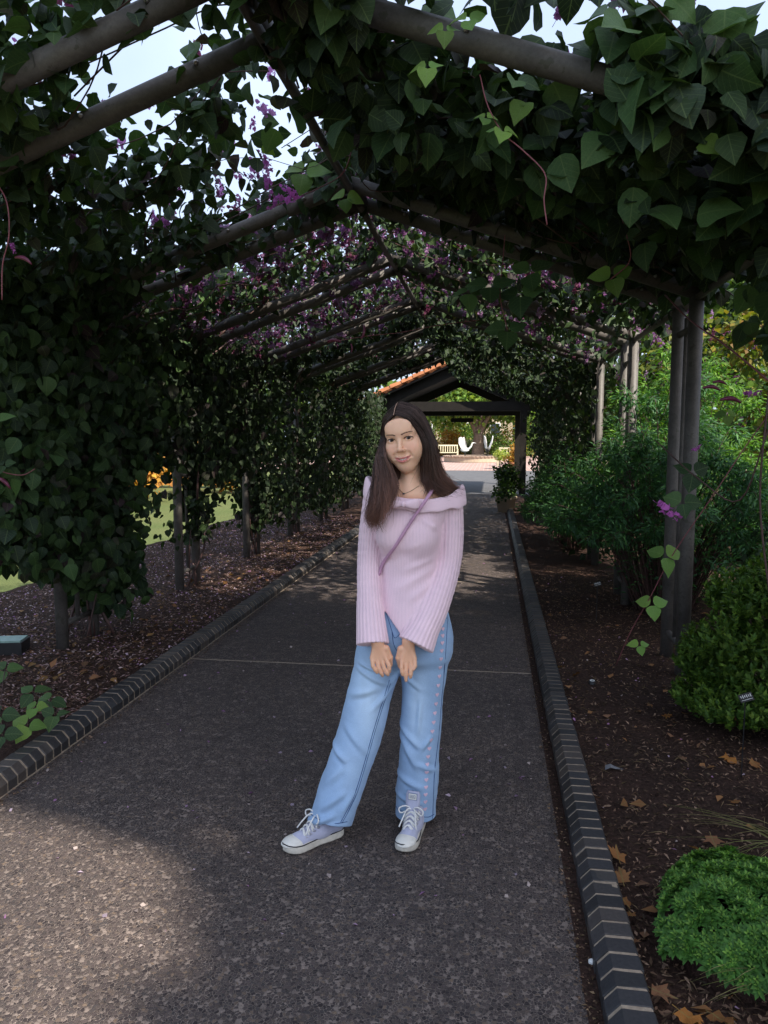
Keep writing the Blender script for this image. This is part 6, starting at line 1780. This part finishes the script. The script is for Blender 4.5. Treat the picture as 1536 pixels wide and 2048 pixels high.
PE = [(0.45, 0.30, 0.45), (0.55, 0.45, 0.55), (0.38, 0.20, 0.38), (0.5, 0.42, 0.4)]
chips('fallen_petals', 'pale lilac petals scattered over the path', 520, (XL, XR), (2.0, 12), lambda x, y: np.full(len(x), .004), PE, .019, 'petals', .8, 'petal', 1.0)
chips('fallen_petals', 'lilac petals fallen along the left bed', 4500, (-4.6, XL - KW), (4.5, 14), bedz(.04), PE, .018, 'petals', .8, 'petal', 1.0)
chips('fallen_petals', 'lilac petals dotted over the right bed', 260, (XR + KW, 2.0), (1.8, 8), bedz(.036), PE, .016, 'petals', .8, 'petal', 1.0)

chips('kerb_debris', 'dirt and dead scraps gathered along the left kerb foot', 900, (XL + .004, XL + .06), (2.4, 12), lambda x, y: np.full(len(x), .003), MU + [(0.2, 0.13, 0.08)], .014, 'debris', .6, 'dry', 1.3)
chips('kerb_debris', 'dirt and dead scraps gathered along the right kerb foot', 1100, (XR - .045, XR + .004), (1.7, 12), lambda x, y: np.full(len(x), .003), MU + [(0.2, 0.13, 0.08)], .013, 'debris', .6, 'dry', 1.3)
chips('straw_bits', 'thin straw and twig bits over the right bed', 900, (XR + KW, 2.2), (1.7, 7), bedz(.04), [(0.28, 0.2, 0.12), (0.2, 0.14, 0.09), (0.12, 0.07, 0.05)], .055, 'straw', .05)
chips('straw_bits', 'thin straw and twig bits over the left bed', 700, (-4.3, XL - KW), (3.8, 10), bedz(.045), [(0.28, 0.2, 0.14), (0.2, 0.12, 0.09)], .06, 'straw', .05)
# big dry leaves, each one its own
def maple_mesh(i):
    g = np.random.default_rng(200 + i); lobes = [(0, 1.0), (.55, .62), (1.05, .86), (1.75, .5), (2.3, .58)]
    pts = []
    seq = [(a, r) for a, r in lobes]; ang = []
    for a, r in seq: ang.append((a, r))
    full = [(-a, r) for a, r in reversed(seq[1:])] + seq
    for k, (a, r) in enumerate(full):
        if k: pts.append(((full[k - 1][0] + a) / 2, .58 * min(r, full[k - 1][1]) + .14))
        pts.append((a, r * g.uniform(.85, 1.1)))
    V = [(0, 0, 0)]
    for a, r in pts: V.append((r * math.cos(a), r * math.sin(a), .18 * g.normal() * r + .22 * r * r * abs(math.sin(a * 1.3))))
    n = len(pts); V.append((-.75, .05, .05)); V.append((-.75, -.02, .05))
    T = [(0, k + 1, k + 2) for k in range(n - 1)] + [(0, n, 1), (0, n + 1, n + 2)]
    V = np.array(V) * (1, 1, .8)
    c = np.array([(0.23, 0.10, 0.036), (0.27, 0.13, 0.055), (0.18, 0.085, 0.045), (0.30, 0.12, 0.03)][i % 4])
    return npmesh('dry_leaf', V, np.array(T), M['dry'], False, np.tile(c, (len(V), 1)), V[:, :2] * .5)
MK = [maple_mesh(i) for i in range(5)]
DRY = [(1236, 1712, .058, 'large brown dry leaf lying right of the kerb above the cushion plant'), (1244, 1755, .050, 'orange curled dry leaf against the kerb left of the cushion plant'),
       (1425, 1680, .055, 'brown dry leaf lying just behind the cushion plant'), (1462, 1520, .060, 'brown dry leaf at the foot of the yellow-green shrub'), (1508, 1528, .050, 'dry leaf right of another under the yellow-green shrub'),
       (1472, 1604, .035, 'small tan leaf on bare mulch right of centre bed'), (1420, 1535, .030, 'small orange leaf left of the shrub foot'), (1318, 1985, .055, 'big orange-brown leaf between kerb and cushion plant near the bottom'),
       (1375, 2035, .060, 'rusty leaf at the very bottom beside the kerb'), (1440, 2040, .060, 'rusty leaf at the very bottom under the cushion plant'), (1150, 1350, .055, 'orange leaf beside the right kerb level with the path joint'),
       (1120, 1335, .050, 'dry leaf touching the right kerb by the path joint'), (1145, 1425, .045, 'tan leaf on the mulch next to the kerb bricks'), (1335, 1432, .045, 'pale curled leaf in the middle of the right bed'),
       (1250, 1805, .035, 'small brown leaf tucked behind the near kerb'), (1262, 1830, .030, 'smaller brown leaf below the one behind the kerb'), (1300, 1410, .028, 'little tan leaf left of the pale curled leaf'),
       (1268, 1885, .028, 'small leaf by the lower left of the cushion plant'), (15, 1420, .05, 'yellow leaf among the seedlings on the left bed'), (450, 1165, .05, 'yellow fallen leaf near the second left post')]
for i, (x, y, s, lab) in enumerate(DRY):
    p = on_ground(x, y, .05); o = link('dry_leaf', MK[i % 5]); o.location = (p[0], p[1], .052); o.scale = (s, s, s)
    o.rotation_euler = (rng.normal(0, .25), rng.normal(0, .25), rng.uniform(0, 6.28)); tag(o, lab, 'leaf', 'dry leaves fallen on the beds')
# bean seedlings on the left bed
def seedling(label, spots, z=.16):
    P0 = on_ground(*spots[0][:2], 0.04); root = empty('bean_seedling', (P0[0], P0[1], .03)); tag(root, label, 'plant', 'seedlings on the left bed'); off = np.array([P0[0], P0[1], .03])
    for (x, y, s, kd) in spots:
        q = on_ground(x, y, z); mb = MB(); mb.tube(spline(np.array([off, off * .5 + q * .5 + (0, 0, .03), q]), 8), .0025, 5); mb.build('stem', M['stem'], root, True, off)
        tri_leaf(root, off, q, s, kd, (0.1, -0.55, 0.8))
seedling('bean seedling with three bright leaves beside the left kerb', [(55, 1450, .085, 6), (70, 1415, .06, 6)])
seedling('darker bean seedling behind the bright one on the left bed', [(65, 1385, .085, 0), (100, 1400, .08, 2), (110, 1430, .08, 0)])
seedling('bean seedling half out of frame at the left edge', [(0, 1430, .09, 1), (5, 1470, .08, 1), (10, 1340, .09, 0)])
# green-lidded valve box at the left edge
p = on_ground(20, 1312); vb = empty('valve_box', (p[0], p[1], .02), 0.25); tag(vb, 'black box with pale green lid at the left edge of the bed', 'box')
mb = MB(); mb.box((0, 0, .05), (.22, .17, .09)); mb.build('body', M['black_plastic'], vb)
M['lid'] = simple('lid', (0.22, 0.33, 0.29), 0.5, 0.4)
mb = MB(); mb.box((0, 0, .10), (.20, .15, .014)); mb.build('lid', M['lid'], vb)
# sprinkler head, plant tags, stone, scrap
p = on_ground(1184, 1382); sp = empty('sprinkler_head', (p[0], p[1], .03)); tag(sp, 'black sprinkler head with white ring in the right bed', 'sprinkler')
mb = MB(); mb.lathe([(.021, -.02), (.021, .03), (.017, .034), (.001, .034)], 20); mb.build('cap', M['black_plastic'], sp, True)
mb = MB(); th = np.arange(21) * 2 * math.pi / 20; mb.tube(np.stack([.012 * np.cos(th), .012 * np.sin(th), np.full(21, .036)], 1), .0026, 6, False); mb.build('ring', M['white'], sp, True)
for (x, y, Y, lab) in ((1195, 1168, 6.2, 'small black plant label with white print under the feathery shrub'), (1492, 1395, 3.35, 'black plant label with white print before the yellow-green shrub')):
    p = at_y(x, y, Y); r = empty('plant_label', (p[0], p[1], 0)); tag(r, lab, 'sign')
    mb = MB(); mb.tube([(0, .01, 0), (0, .006, p[2])], .003, 5); mb.build('stake', M['black_plastic'], r)
    tilt = Matrix.Rotation(R(-35), 3, 'X') @ Matrix.Rotation(R(-18), 3, 'Y')
    mb = MB(); mb.box((0, 0, p[2]), (.06, .004, .036), tilt=tilt); plate = mb.build('plate', M['black_plastic'], r)
    for k in range(6):
        c_ = np.array(tilt) @ np.array([-.021 + .0085 * k, -.0032, .005]) + np.array([0, 0, p[2]])
        mb = MB(); mb.box(c_, (.003, .001, .009 + .004 * (k % 2)), tilt=tilt); mb.build('print', M['white'], plate)
    c_ = np.array(tilt) @ np.array([0, -.0032, -.010]) + np.array([0, 0, p[2]]); mb = MB(); mb.box(c_, (.048, .001, .0015), tilt=tilt); mb.build('print', M['white'], plate)
p = on_ground(1184, 1928); mb = MB(); mb.ball((0, 0, 0), (.012, .009, .009), 7, 5); o = mb.build('pebble', M['white'], None); o.location = (p[0], p[1], .007); tag(o, 'small white pebble lying beside the right kerb', 'stone')
M['scrap'] = simple('scrap', (0.16, 0.16, 0.17), 0.6, 0.3)
p = on_ground(1220, 1558); mb = MB(); mb.add([(-.025, -.01, 0), (.0, -.016, .016), (.022, -.006, .006), (.06, .004, .002), (.018, .014, .012), (-.02, .014, .014), (0, 0, .026)], [(0, 1, 6), (1, 2, 6), (2, 3, 4), (2, 4, 6), (4, 5, 6), (5, 0, 6)]); o = mb.build('grey_scrap', M['scrap']); o.location = (p[0], p[1], .045); tag(o, 'crumpled grey scrap lying on the right bed', 'litter')
